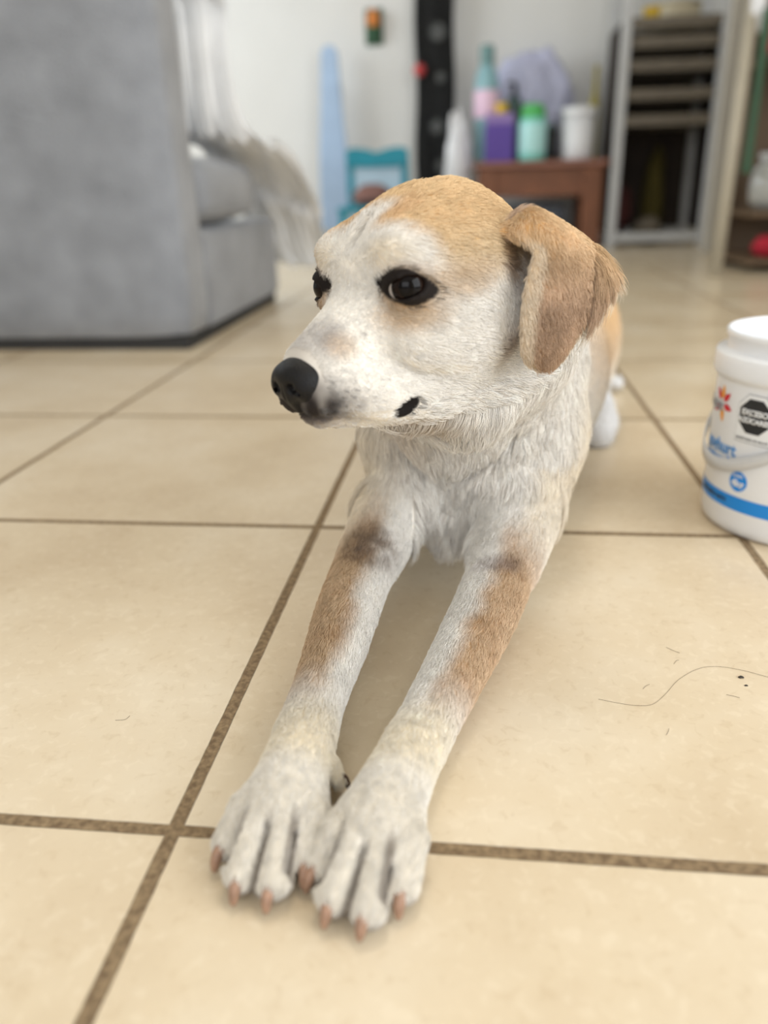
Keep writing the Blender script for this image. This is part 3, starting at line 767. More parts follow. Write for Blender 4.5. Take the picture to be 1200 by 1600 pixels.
class Field:
    """signed distance samples on a rectilinear grid"""
    def __init__(self, xs, ys, zs):
        self.x, self.y, self.z = [np.asarray(v, np.float32) for v in (xs, ys, zs)]
        self.F = np.full((len(xs), len(ys), len(zs)), 0.06, np.float32)

    def sub(self, lo, hi):
        s = []
        for ax, l, h in zip((self.x, self.y, self.z), lo, hi):
            a = max(int(np.searchsorted(ax, l))-1, 0); b = min(int(np.searchsorted(ax, h))+1, len(ax))
            s.append(slice(a, b))
        if any(q.stop <= q.start for q in s): return None, None
        X, Y, Z = self.x[s[0]][:, None, None], self.y[s[1]][None, :, None], self.z[s[2]][None, None, :]
        return tuple(s), (X, Y, Z)

    def merge(self, s, d, k, op='add'):
        A = self.F[s]
        if op == 'add':
            if k <= 0: self.F[s] = np.minimum(A, d); return
            h = np.clip(0.5+0.5*(A-d)/k, 0, 1)
            self.F[s] = A*(1-h)+d*h - k*h*(1-h)
        else:
            d = -d
            if k <= 0: self.F[s] = np.maximum(A, d); return
            h = np.clip(0.5-0.5*(A-d)/k, 0, 1)
            self.F[s] = A*(1-h)+d*h + k*h*(1-h)

    def cone(self, a, b, ra, rb, k=.012, op='add'):
        a, b = np.asarray(a, float), np.asarray(b, float); m = max(ra, rb)+k+.012
        s, G = self.sub(np.minimum(a, b)-m, np.maximum(a, b)+m)
        if s is None: return
        d = b-a; L2 = max(float(d@d), 1e-12)
        px, py, pz = G[0]-a[0], G[1]-a[1], G[2]-a[2]
        t = np.clip((px*d[0]+py*d[1]+pz*d[2])/L2, 0, 1)
        D = np.sqrt((px-t*d[0])**2+(py-t*d[1])**2+(pz-t*d[2])**2)-(ra+(rb-ra)*t)
        self.merge(s, D.astype(np.float32), k, op)

    def chain(self, pts, k=.010, op='add'):
        for q, w in zip(pts[:-1], pts[1:]):
            self.cone(q[:3], w[:3], q[3], w[3], k, op)

    def ell(self, c, r, R=None, k=.012, op='add'):
        c = np.asarray(c, float); r = np.asarray(r, float); m = r.max()+k+.012
        if R is None:
            s, G = self.sub(c-r-k-.012, c+r+k+.012)
        else:
            s, G = self.sub(c-m, c+m)
        if s is None: return
        p = [G[0]-c[0], G[1]-c[1], G[2]-c[2]]
        if R is not None:
            p = [p[0]*R[0, i]+p[1]*R[1, i]+p[2]*R[2, i] for i in range(3)]
        k0 = np.sqrt((p[0]/r[0])**2+(p[1]/r[1])**2+(p[2]/r[2])**2)
        k1 = np.sqrt((p[0]/r[0]**2)**2+(p[1]/r[1]**2)**2+(p[2]/r[2]**2)**2)+1e-9
        self.merge(s, (k0*(k0-1)/k1).astype(np.float32), k, op)

    def splat(self, pts, rad, k=.005):
        pts = np.asarray(pts); m = .014
        s, G = self.sub(pts.min(0)-m-.004, pts.max(0)+m+.004)
        D = np.full(self.F[s].shape, .05, np.float32)
        ox, oy, oz = self.x[s[0]], self.y[s[1]], self.z[s[2]]
        rad = np.broadcast_to(rad, (len(pts),))
        for q, r in zip(pts, rad):
            i0, i1 = np.searchsorted(ox, q[0]-m), np.searchsorted(ox, q[0]+m)
            j0, j1 = np.searchsorted(oy, q[1]-m), np.searchsorted(oy, q[1]+m)
            k0, k1 = np.searchsorted(oz, q[2]-m), np.searchsorted(oz, q[2]+m)
            B = D[i0:i1, j0:j1, k0:k1]
            d = np.sqrt((ox[i0:i1]-q[0])[:, None, None]**2+(oy[j0:j1]-q[1])[None, :, None]**2+(oz[k0:k1]-q[2])[None, None, :]**2)-r
            np.minimum(B, d, out=B)
        self.merge(s, D, k)

    def mesh(self):
        F = self.F; S = F < 0
        nx, ny, nz = F.shape
        cs = np.zeros((nx-1, ny-1, nz-1), np.int8)
        for i in (0, 1):
            for j in (0, 1):
                for k in (0, 1):
                    cs += S[i:nx-1+i, j:ny-1+j, k:nz-1+k]
        act = (cs > 0) & (cs < 8)
        idx = np.full(act.shape, -1, np.int32); ci = np.argwhere(act); idx[act] = np.arange(len(ci))
        acc = np.zeros((len(ci), 3)); cnt = np.zeros(len(ci))
        co = (self.x, self.y, self.z)
        for ax in range(3):
            o1, o2 = [q for q in range(3) if q != ax]
            for u in (0, 1):
                for v in (0, 1):
                    a = ci.copy(); a[:, o1] += u; a[:, o2] += v; b = a.copy(); b[:, ax] += 1
                    fa, fb = F[tuple(a.T)], F[tuple(b.T)]
                    m = (fa < 0) != (fb < 0)
                    t = np.where(m, fa/np.where(m, fa-fb, 1), 0)
                    P = np.stack([co[q][a[:, q]] for q in range(3)], 1).astype(float)
                    P[:, ax] += t*(co[ax][b[:, ax]]-co[ax][a[:, ax]])
                    acc[m] += P[m]; cnt[m] += 1
        V = acc/cnt[:, None]
        Q = []
        for ax in range(3):
            o1, o2 = (ax+1) % 3, (ax+2) % 3
            sl0 = [slice(None)]*3; sl1 = [slice(None)]*3
            sl0[ax] = slice(0, -1); sl1[ax] = slice(1, None)
            A, B = S[tuple(sl0)], S[tuple(sl1)]
            e = np.argwhere(A != B)
            e = e[(e[:, o1] > 0) & (e[:, o2] > 0) & (e[:, o1] < F.shape[o1]-1) & (e[:, o2] < F.shape[o2]-1)]
            ins = A[tuple(e.T)]

            def g(d1, d2):
                c = e.copy(); c[:, o1] -= d1; c[:, o2] -= d2
                return idx[tuple(c.T)]
            q = np.stack([g(1, 1), g(0, 1), g(0, 0), g(1, 0)], 1)
            q[~ins] = q[~ins][:, ::-1]
            Q.append(q)
        return V, np.concatenate(Q)


ygrid = list(np.arange(-.085, .43, .002)); st = .002
while ygrid[-1] < 1.16:
    st = min(st*1.06, .009); ygrid.append(ygrid[-1]+st)
FB = Field(np.arange(-.01, .46, .002), np.array(ygrid), np.arange(-.006, .385, .002))
H_ = h2w


def hell(c, r, k=.012, op='add', R=None):
    FB.ell(H_(c), r, HM if R is None else HM @ R, k, op)


def hcone(a, b, ra, rb, k=.012, op='add'):
    FB.cone(H_(a), H_(b), ra, rb, k, op)


# trunk
FB.ell((.190, .56, .130), (.108, .22, .118), rotm(-14, 0, 0), k=.03)
FB.ell((.172, .405, .118), (.080, .080, .098), k=.03)
FB.cone((.152, .350, .062), (.165, .37, .13), .026, .055, k=.03)
FB.cone((.147, .336, .040), (.160, .40, .06), .013, .040, k=.016)
FB.cone((.195, .46, .185), (.170, .385, .185), .078, .074, k=.04)
FB.cone((.21, .60, .15), (.29, .90, .135), .105, .095, k=.05)
FB.ell((.315, .915, .080), (.066, .110, .085), rotm(-14, 0, 0), k=.03)      # thighs
FB.ell((.215, .955, .080), (.060, .100, .080), rotm(-14, 0, 0), k=.03)
FB.chain([(.350, .85, .03, .030), (.352, .80, .022, .021), (.345, .76, .018, .022)], k=.02)
FB.chain([(.215, .87, .03, .030), (.205, .82, .022, .021), (.195, .78, .018, .022)], k=.02)
FB.chain([(.30, 1.00, .11, .026), (.33, 1.06, .05, .020), (.36, 1.09, .022, .016), (.42, 1.08, .016, .012)], k=.02)
# shoulders and upper arms
FB.chain([(.114, .345, .080, .032), (.118, .38, .13, .044), (.135, .42, .18, .050)], k=.03)
FB.chain([(.213, .345, .085, .040), (.214, .39, .13, .050), (.20, .43, .18, .056)], k=.03)
# neck
FB.cone((.168, .375, .185), (.148, .285, .250), .074, .060, k=.03)
FB.cone((.152, .350, .150), (.143, .282, .225), .050, .036, k=.03)
FB.cone((.185, .40, .19), (.180, .30, .245), .062, .046, k=.03)
# fore legs  (x, y, z, r)
legA = [(.098, .345, .075, .033), (.088, .298, .056, .0285), (.0775, .250, .042, .0235), (.0730, .205, .034, .0240), (.0710, .165, .029, .0220),
        (.0685, .125, .0245, .0178), (.067, .090, .0225, .0172), (.067, .057, .0225, .0188), (.067, .022, .0225, .0210), (.066, .000, .021, .0220)]
legB = [(.214, .340, .070, .038), (.203, .292, .054, .0310), (.193, .252, .042, .0250), (.1835, .215, .036, .0250), (.173, .180, .031, .0240),
        (.1575, .128, .0255, .0200), (.145, .085, .0225, .0174), (.1345, .046, .0225, .0188), (.126, .010, .0225, .0210), (.122, -.010, .021, .0220)]
for lg in (legA, legB):
    dense = catmull(np.array(lg)[:, [0, 1, 2]], 60); rr = np.interp(np.linspace(0, len(lg)-1, 60), np.arange(len(lg)), np.convolve(np.pad([q[3] for q in lg], 1, 'edge'), [.2, .6, .2], 'valid'))
    LF = np.hstack([dense, rr[:, None]])
    FB.chain(LF[:12], k=.004); FB.chain(LF[11:], k=.0015)
# soft elbow folds over the fore legs
FB.cone((.105, .335, .088), (.135, .345, .070), .024, .020, k=.015)
FB.cone((.205, .325, .092), (.175, .345, .075), .026, .020, k=.015)
# paws: four toes each, arched, with pads
toesA = [((.046, -.002), (.0395, -.018), .0095), ((.0575, -.014), (.0535, -.037), .0112), ((.0725, -.014), (.0705, -.040), .0112), ((.085, -.004), (.0855, -.024), .0098)]
toesB = [((.102, -.016), (.0945, -.028), .0098), ((.1125, -.027), (.1055, -.047), .0114), ((.1275, -.027), (.1225, -.052), .0114), ((.140, -.016), (.1385, -.038), .0100)]
claws = []
for legp, toes in ((legA, toesA), (legB, toesB)):
    cx, cy = legp[-1][0], legp[-1][1]
    FB.ell((cx, cy+.006, .0185), (.0245, .022, .0150), k=.008)
    for (kx, ky), (tx, ty), r in toes:
        wx, wy = cx+(kx-cx)*.55, cy+.012
        FB.cone((wx, wy, .023), (kx, ky, .0215), r*.92, r*1.02, k=.004)
        FB.cone((kx, ky, .0215), (tx, ty, .0120), r*1.02, r*.90, k=.002)
        d = np.array([tx-kx, ty-ky]); d /= np.linalg.norm(d)
        claws.append(((tx, ty), d, r))
    for (a, b) in zip(toes[:-1], toes[1:]):        # grooves between the toes
        m0 = [(a[0][0]+b[0][0])/2, (a[0][1]+b[0][1])/2]; m1 = [(a[1][0]+b[1][0])/2, (a[1][1]+b[1][1])/2]
        FB.cone((m0[0]+(cx-m0[0])*.1, m0[1]+.009, .0335), (m1[0], m1[1]-.006, .016), .0016, .0030, k=.004, op='sub')
FB.cone((.086, .044, .016), (.0925, .036, .012), .0065, .0045, k=.006)            # dew claw bump
# head -------------------------------------------------------------
hell((-.028, 0, .011), (.062, .055, .054), k=.02)
hell((.012, 0, .012), (.044, .050, .036), k=.02)                # forehead
for s in (1, -1):
    hell((-.022, s*.036, -.022), (.050, .027, .042), k=.02)     # cheek muscle
    hell((.018, s*.034, -.026), (.036, .020, .028), k=.02)      # under the eye
    hell((.032, s*.031, .026), (.019, .016, .012), k=.014)      # brow
    hell((.072, s*.015, -.053), (.037, .0185, .0200), k=.010)   # flews
    hell((.099, s*.010, -.056), (.014, .014, .014), k=.008)
hcone((.030, 0, -.020), (.092, 0, -.0415), .030, .0165, k=.014)  # muzzle
hcone((.050, .008, -.022), (.092, .007, -.036), .022, .0125, k=.010)
hcone((.050, -.008, -.022), (.092, -.007, -.036), .022, .0125, k=.010)
hcone((.093, 0, -.070), (.020, 0, -.076), .0100, .021, k=.009)
for s in (1, -1):
    hell((.058, s*.0205, -.0610), (.028, .0160, .0170), k=.008)
    hell((.032, s*.0200, -.0700), (.034, .0180, .0165), k=.010)   # lower jaw
hell((-.014, 0, -.064), (.052, .036, .026), k=.02)               # throat behind jaw
hcone((-.012, 0, -.074), (-.045, 0, -.092), .024, .036, k=.03)
hcone((-.070, 0, -.006), (-.10, 0, -.055), .040, .052, k=.03)        # nape
hcone((.050, 0, .0305), (-.045, 0, .073), .0012, .001, k=.011, op='sub')   # furrow between the brows
# mouth line from the lip to the corner
for s in (1, -1):
    pts = [(.108, s*.004, -.0655), (.098, s*.016, -.0705), (.082, s*.026, -.0740), (.066, s*.032, -.0760), (.050, s*.0355, -.0740)]
    for a, b in zip(pts[:-1], pts[1:]):
        hcone(a, b, .0016, .0018, k=.003, op='sub')
    hell((.0480, s*.0395, -.0735), (.009, .005, .0055), k=.004, op='sub')
# eyes: socket, lids
EYE_C = (.0395, .0375, .0030); EYE_R = .0128
for s in (1, -1):
    c = (EYE_C[0], s*EYE_C[1], EYE_C[2])
    g = np.array([.72, s*.69, .03]); g /= np.linalg.norm(g)
    hell(np.array(c)+g*.001, (.0155, .0155, .0140), k=.006)                     # lids bulge
    Rz = rotm(math.degrees(math.atan2(g[1], g[0])), -3, s*10)
    hell(np.array(c)+g*.0125, (.0105, .0158, .0064), k=.0018, op='sub', R=Rz)    # opening between the lids

# ears: folded sheets; control points given in head space (for the left ear)
ear_rows = [
    [(-0.0400, 0.0480, 0.0290), (-0.0590, 0.0470, 0.0320), (-0.0840, 0.0400, 0.0260)],
    [(-0.0370, 0.0570, 0.0270), (-0.0555, 0.0610, 0.0350), (-0.0900, 0.0570, 0.0240)],
    [(-0.0383, 0.0680, 0.0221), (-0.0540, 0.0750, 0.0290), (-0.1076, 0.0680, 0.0125)],
    [(-0.0401, 0.0780, 0.0123), (-0.0618, 0.0860, 0.0155), (-0.1184, 0.0780, -0.0059)],
    [(-0.0284, 0.0810, -0.0042), (-0.0568, 0.0890, -0.0042), (-0.1155, 0.0840, -0.0154)],
    [(-0.0231, 0.0800, -0.0216), (-0.0515, 0.0870, -0.0241), (-0.0938, 0.0860, -0.0319)],
    [(-0.0242, 0.0770, -0.0406), (-0.0467, 0.0830, -0.0438), (-0.0730, 0.0830, -0.0474)],
    [(-0.0298, 0.0740, -0.0547), (-0.0441, 0.0780, -0.0574), (-0.0645, 0.0780, -0.0598)],
    [(-0.0404, 0.0730, -0.0623), (-0.0489, 0.0740, -0.0649), (-0.0577, 0.0740, -0.0664)],
]
ear_samples = {}
for s in (1, -1):
    rows = [[(x, s*y, z) for x, y, z in r] for r in ear_rows]
    S = sheet(rows, 100, 62)
    ear_samples[s] = S
    u = np.linspace(0, 1, 100)[:, None]; v = np.linspace(-1, 1, 62)[None, :]
    rad = .0030 - .0012*np.abs(v)**3 + .0015*(1-u)**2 + 0*v
    W = S.reshape(-1, 3) @ HM.T + HC
    FB.splat(W, rad.ravel(), k=.006)
# chest creases (skin folds of the lying dog)
FB.cone((.144, .302, .115), (.143, .315, .080), .0045, .0030, k=.012, op='sub')
FB.cone((.098, .320, .150), (.140, .309, .100), .0040, .0040, k=.011, op='sub')
FB.cone((.208, .312, .155), (.147, .307, .100), .0040, .0040, k=.011, op='sub')

V, Q = FB.mesh()
# light smoothing of the iso surface
from_idx = np.concatenate([Q, np.roll(Q, 1, 1)]).reshape(-1); to_idx = np.concatenate([np.roll(Q, -1, 1), np.roll(Q, -2, 1)]).reshape(-1)
from_idx = np.concatenate([Q[:, 0], Q[:, 1], Q[:, 2], Q[:, 3], Q[:, 1], Q[:, 2], Q[:, 3], Q[:, 0]])
to_idx = np.concatenate([Q[:, 1], Q[:, 2], Q[:, 3], Q[:, 0], Q[:, 0], Q[:, 1], Q[:, 2], Q[:, 3]])
deg = np.bincount(from_idx, minlength=len(V))[:, None]
for lam_ in (.5, -.52, .5):
    A = np.stack([np.bincount(from_idx, weights=V[to_idx, c], minlength=len(V)) for c in range(3)], 1)/np.maximum(deg, 1)
    V = V + lam_*(A-V)
V[:, 2] = np.maximum(V[:, 2], .0008)
# keep only the one connected body (drop crumbs): label propagation
lab = np.arange(len(V))
while True:
    n = lab.copy(); np.minimum.at(n, from_idx, lab[to_idx]); n = n[n]
    if (n == lab).all(): break
    lab = n
main = np.bincount(lab).argmax(); keep = lab == main
remap = np.cumsum(keep)-1; Q = remap[Q[keep[Q].all(1)]]; V = V[keep]
print('dog verts', len(V), 'dropped', int((~keep).sum()))


# ---- coat colour by place on the body; the throat tint also holds painted shade
def C3(r, g, b): return np.array(lin(r, g, b)[:3])


def blob(P, c, r, soft=.5):
    """1 inside, fading to 0 outside of an ellipsoid"""
    d = np.sqrt((((P-np.asarray(c))/np.asarray(r))**2).sum(1))
    return 1-sstep(d, 1-soft, 1+soft)


wj = np.random.default_rng(3).normal(0, .0016, (20, 3))
EARS = {s: ear_samples[s].reshape(-1, 3)[::3] for s in (1, -1)}


def coat(Pw):
    n = len(Pw)
    L = (Pw-HC) @ HM
    nz = vnoise(Pw, 60, 1); nz2 = vnoise(Pw, 170, 2); nz3 = vnoise(Pw, 22, 3)
    j = (nz-.5); jj = (nz2-.5)
    white = C3(243, 237, 226); cream = C3(236, 218, 186); tan = C3(224, 182, 124); dtan = C3(196, 146, 96)
    col = np.tile(white, (n, 1))

    def mixin(c, m):
        m = np.clip(m, 0, 1)[:, None]; col[:] = col*(1-m)+c*m
    # body sides and back
    m = sstep(Pw[:, 1], .42, .60)*sstep(Pw[:, 2]+.02*j, .10, .19)
    mixin(tan, m*.9)
    mixin(cream, blob(Pw, (.27, .41, .09), (.035, .07, .09), .5)*.9)
    mixin(tan, sstep(Pw[:, 1], .62, .72)*sstep(Pw[:, 2], .05, .13)*.55)
    mixin(cream, blob(Pw, (.065, .345, .10), (.035, .06, .08), .6)*.8)
    mixin(tan, blob(Pw, (.115, .31, .165), (.03, .03, .03), .6)*.25)
    # fore legs: tan stripe along the outer upper side
    for legp, sd in ((legA, -1), (legB, 1)):
        A = np.array(legp)
        t = np.interp(Pw[:, 1], A[::-1, 1], np.arange(len(A))[::-1])
        cxs = np.interp(Pw[:, 1], A[::-1, 1], A[::-1, 0]); rs = np.interp(Pw[:, 1], A[::-1, 1], A[::-1, 3])
        side = (Pw[:, 0]-cxs)/rs*sd
        near = (np.abs(Pw[:, 0]-cxs) < rs*1.7) & (Pw[:, 2] < .125) & (Pw[:, 1] < .38)
        lo, hi = (.082, .26) if sd < 0 else (.078, .235)
        along = sstep(Pw[:, 1], lo-.02, lo+.05)*(1-sstep(Pw[:, 1], hi, hi+.07))
        m = sstep(side+j*.35, -.75 if sd < 0 else -.25, -.05 if sd < 0 else .45)*along*near
        mixin(C3(192, 152, 102) if sd < 0 else C3(202, 160, 110), m*.92)
        mixin(C3(170, 128, 86), m*sstep(nz, .45, .8)*.35)
        mixin(cream, near*sstep(side, .2, .7)*sstep(Pw[:, 1], .24, .32)*.7)
    mixin(C3(240, 224, 188), (Pw[:, 2] < .06)*sstep(Pw[:, 1], .01, .04)*(1-sstep(Pw[:, 1], .06, .10))*.6)
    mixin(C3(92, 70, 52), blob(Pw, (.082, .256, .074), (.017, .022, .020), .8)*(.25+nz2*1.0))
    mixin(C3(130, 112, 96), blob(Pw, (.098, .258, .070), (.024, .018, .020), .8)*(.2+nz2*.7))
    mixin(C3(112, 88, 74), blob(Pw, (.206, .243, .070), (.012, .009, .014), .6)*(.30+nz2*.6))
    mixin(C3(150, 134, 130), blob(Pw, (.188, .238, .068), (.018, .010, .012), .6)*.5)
    mixin(C3(112, 80, 56), blob(Pw, (.062, .105, .046), (.004, .004, .006), .6)*.5)
    # paws: pale beige, darker between the toes and low at the front
    mixin(C3(228, 218, 198), (1-sstep(Pw[:, 1], -.01, .03))*(Pw[:, 2] < .06)*.55)
    for toes in (toesA, toesB):
        for (a_, b_) in zip(toes[:-1], toes[1:]):
            m0 = np.array([(a_[0][0]+b_[0][0])/2, (a_[0][1]+b_[0][1])/2]); m1 = np.array([(a_[1][0]+b_[1][0])/2, (a_[1][1]+b_[1][1])/2])
            dd_ = m1-m0; t_ = np.clip(((Pw[:, :2]-m0) @ dd_)/(dd_ @ dd_), -.2, 1.3)
            ds_ = np.linalg.norm(Pw[:, :2]-m0-t_[:, None]*dd_, axis=1)
            mixin(C3(118, 104, 92), (1-sstep(ds_, .0010, .0036))*(Pw[:, 2] < .05)*sstep(t_, -.1, .4)*.75)
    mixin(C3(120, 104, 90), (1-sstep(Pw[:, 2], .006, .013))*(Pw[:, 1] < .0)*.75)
    # hind foot
    mixin(C3(225, 226, 228), (Pw[:, 1] > .72)*(1-sstep(Pw[:, 2], .05, .075)))
    # ---- head
    inhead = (L[:, 2] > -.13) & (L[:, 0] > -.13) & (np.abs(L[:, 1]) < .12)
    x, y, z = L.T; ay = np.abs(y)
    zz = z+.010*j+.004*jj
    line = np.where(x > .010, .006+(x-.010)*1.10, .006)               # lower edge of the tan cap
    m = sstep(zz-line+.012*(nz3-.5), -.014, .012)*inhead*(z > -.03)
    blaze = (1-sstep(ay+.006*j, .008, .018))*sstep(x, .012, .030)
    m = m*(1-blaze*.95)
    low = 1-sstep(z, .012, .050)
    capc = C3(222, 176, 108)*(1-low[:, None])+C3(212, 178, 124)*low[:, None]
    mm_ = np.clip(m*.95, 0, 1)[:, None]; col[:] = col*(1-mm_)+capc*mm_
    mixin(C3(214, 162, 104), m*sstep(x, .0, .02)*(1-sstep(x, .035, .055))*(1-sstep(np.abs(ay-.018), .003, .012))*sstep(z, .034, .044)*.6)
    mixin(C3(206, 152, 96), (1-sstep(y, -.042, -.034))*sstep(x, .025, .035)*sstep(z, .012, .022)*inhead*.75)
    mixin(C3(200, 160, 108), m*sstep(nz3, .5, .8)*.25)
    # nape and side behind the eye
    mixin(C3(206, 174, 128), blob(L, (.000, .050, .012), (.030, .02, .012), .6)*.45)
    for s in (1, -1):
        # pale brow, tan below the eye, dark rims
        mixin(C3(232, 214, 182), blob(L, (.047, s*.032, .024), (.014, .014, .008), .6)*.5)
        mixin(C3(194, 160, 116), blob(L, (.044, s*.042, -.012), (.024, .018, .011), .6)*.85)
        mixin(C3(170, 140, 106), blob(L, (.044, s*.040, .003), (.0185, .018, .0150), .35)*.75)
        mixin(C3(198, 164, 120), blob(L, (.012, s*.055, .003), (.024, .018, .010), .6)*.7)
        g = np.array([.72, s*.69, .03]); g /= np.linalg.norm(g)
        tt = np.array([-g[1], g[0], 0]); tt /= np.linalg.norm(tt); uu = np.cross(g, tt)
        D = L-(np.array([EYE_C[0], s*EYE_C[1], EYE_C[2]])+g*.0125)
        e1, e2, e3 = D @ tt, D @ uu, D @ g
        e2 = e2+(.22*s)*e1
        q = ((np.abs(e1)/.0222)**1.55+(np.abs(e2-.0002)/.0122)**1.55)**(1/1.55)+(np.abs(e3) > .022)
        mixin(C3(26, 20, 17), 1-sstep(q+.08*jj, .88, 1.06))
        # dark corner of the mouth
        q = np.sqrt(((x-.0475)/.0105)**2+((y-s*.035)/.012)**2+((z+.0735+.25*(x-.0475))/.0074)**2)
        mixin(C3(20, 16, 15), 1-sstep(q, .85, 1.1))
        # mouth line shade of dark lips
        # whisker follicles in rows
        for a in range(4):
            for b in range(5):
                c = np.array([.097-.0085*b-.003*(a % 2), s*(.021+.0022*b), -.047-.0052*a-.0006*b])+wj[a*5+b]
                d = np.sqrt((L[:, 0]-c[0])**2+(L[:, 2]-c[2])**2)
                mixin(C3(70, 58, 54), (1-sstep(d, .0004, .0013))*(y*s > .006)*(.75-.10*b))
    mixin(C3(150, 140, 134), blob(L, (.092, .004, -.026), (.020, .020, .014), .6)*.75*(.5+nz))
    mixin(C3(206, 176, 140), blob(L, (.084, .018, -.028), (.010, .010, .008), .6)*.5)
    mixin(C3(112, 102, 98), blob(L, (.103, 0, -.057), (.022, .034, .017), .6)*(.55+.6*nz2))
    mixin(C3(96, 86, 82), blob(L, (.088, 0, -.064), (.026, .036, .010), .8)*.75*(.2+nz2))
    mixin(C3(40, 35, 34), blob(L, (.106, 0, -.060), (.019, .031, .016), .5)*(.75+.5*nz2))
    mixin(C3(150, 138, 128), blob(L, (.095, 0, -.075), (.024, .026, .007), .6)*.5)
    mixin(C3(90, 78, 74), blob(L, (.070, .0235, -.022), (.0016, .003, .0016), .4)*.6)
    # tan throat fur, with the shade under the jaw painted into the tint
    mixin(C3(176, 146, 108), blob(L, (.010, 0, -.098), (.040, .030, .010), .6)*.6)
    # ears
    for s in (1, -1):
        E = EARS[s]; cand = np.where((y*s > .040) & inhead & (x < .0) & (z > -.08))[0]
        if len(cand) == 0: continue
        Lc = L[cand]; dist = np.empty(len(cand)); arg = np.empty(len(cand), int)
        for i in range(0, len(cand), 4000):
            dd = ((Lc[i:i+4000, None, :]-E[None])**2).sum(2)
            arg[i:i+4000] = dd.argmin(1); dist[i:i+4000] = np.sqrt(dd.min(1))
        full = ear_samples[s]
        k = arg*3; uu_ = (k//62)/99.0; vv = (k % 62)/61.0
        # outward normal of the sheet tells outer face from inner face
        du = np.gradient(full, axis=0); dv = np.gradient(full, axis=1)
        N = np.cross(du, dv); N /= np.linalg.norm(N, axis=2, keepdims=True)+1e-9
        Nf = N.reshape(-1, 3)[k]; Nf = Nf*np.sign((Nf[:, 1]*s))[:, None]
        side = ((Lc-E[arg])*Nf).sum(1)
        inn = 1-sstep(dist, .0045, .008)
        base = C3(212, 170, 116)*(1-sstep(uu_, .25, .62))[:, None]+C3(174, 140, 110)*sstep(uu_, .25, .62)[:, None]
        base = base*(.80+.45*nz[cand]+.15*jj[cand])[:, None]
        edge = sstep(vv, .93, .99)*sstep(uu_, .35, .5)
        base = base*(1-edge[:, None]*.8)+C3(240, 226, 196)*edge[:, None]*.8
        fr = (1-sstep(vv, .06, .20))*sstep(uu_, .18, .34)
        base = base*(1-fr[:, None]*.75)+C3(222, 202, 170)*fr[:, None]*.75
        inner = C3(186, 152, 122)[None]*np.ones((len(cand), 1))
        c = np.where((side > -.0012)[:, None], base, inner)
        w = (inn*sstep(uu_, .0, .10))[:, None]
        col[cand] = col[cand]*(1-w)+c*w
        # brown hair in front of and under the ear root
        hollow = blob(Lc, (-.036, s*.057, .012), (.010, .012, .020), .5)*.75
        tuft = blob(Lc, (-.032, s*.066, -.052), (.011, .016, .018), .6)*.7
        for mm, cc in ((hollow, C3(112, 78, 50)), (tuft, C3(150, 112, 72))):
            mm = (mm*(1-inn*.7))[:, None]; col[cand] = col[cand]*(1-mm)+cc*mm
    col *= (1+.10*(nz2-.5)+.10*(nz-.5))[:, None]
    return np.clip(col, 0, 1)


dog = empty('dog', (.17, .40, 0), 'white and tan dog lying on the tiles with paws stretched out and head turned', 'dog')
body_me = np_mesh('body', V, Q)
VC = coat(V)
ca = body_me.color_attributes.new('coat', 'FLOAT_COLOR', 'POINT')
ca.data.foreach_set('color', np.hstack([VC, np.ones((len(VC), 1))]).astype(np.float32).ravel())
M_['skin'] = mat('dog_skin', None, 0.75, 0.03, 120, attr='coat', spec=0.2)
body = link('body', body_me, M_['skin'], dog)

# ---- fur
M_['fur'] = mat('dog_fur', None, 0.55, 0.0, 10, attr='tint', spec=0.25)


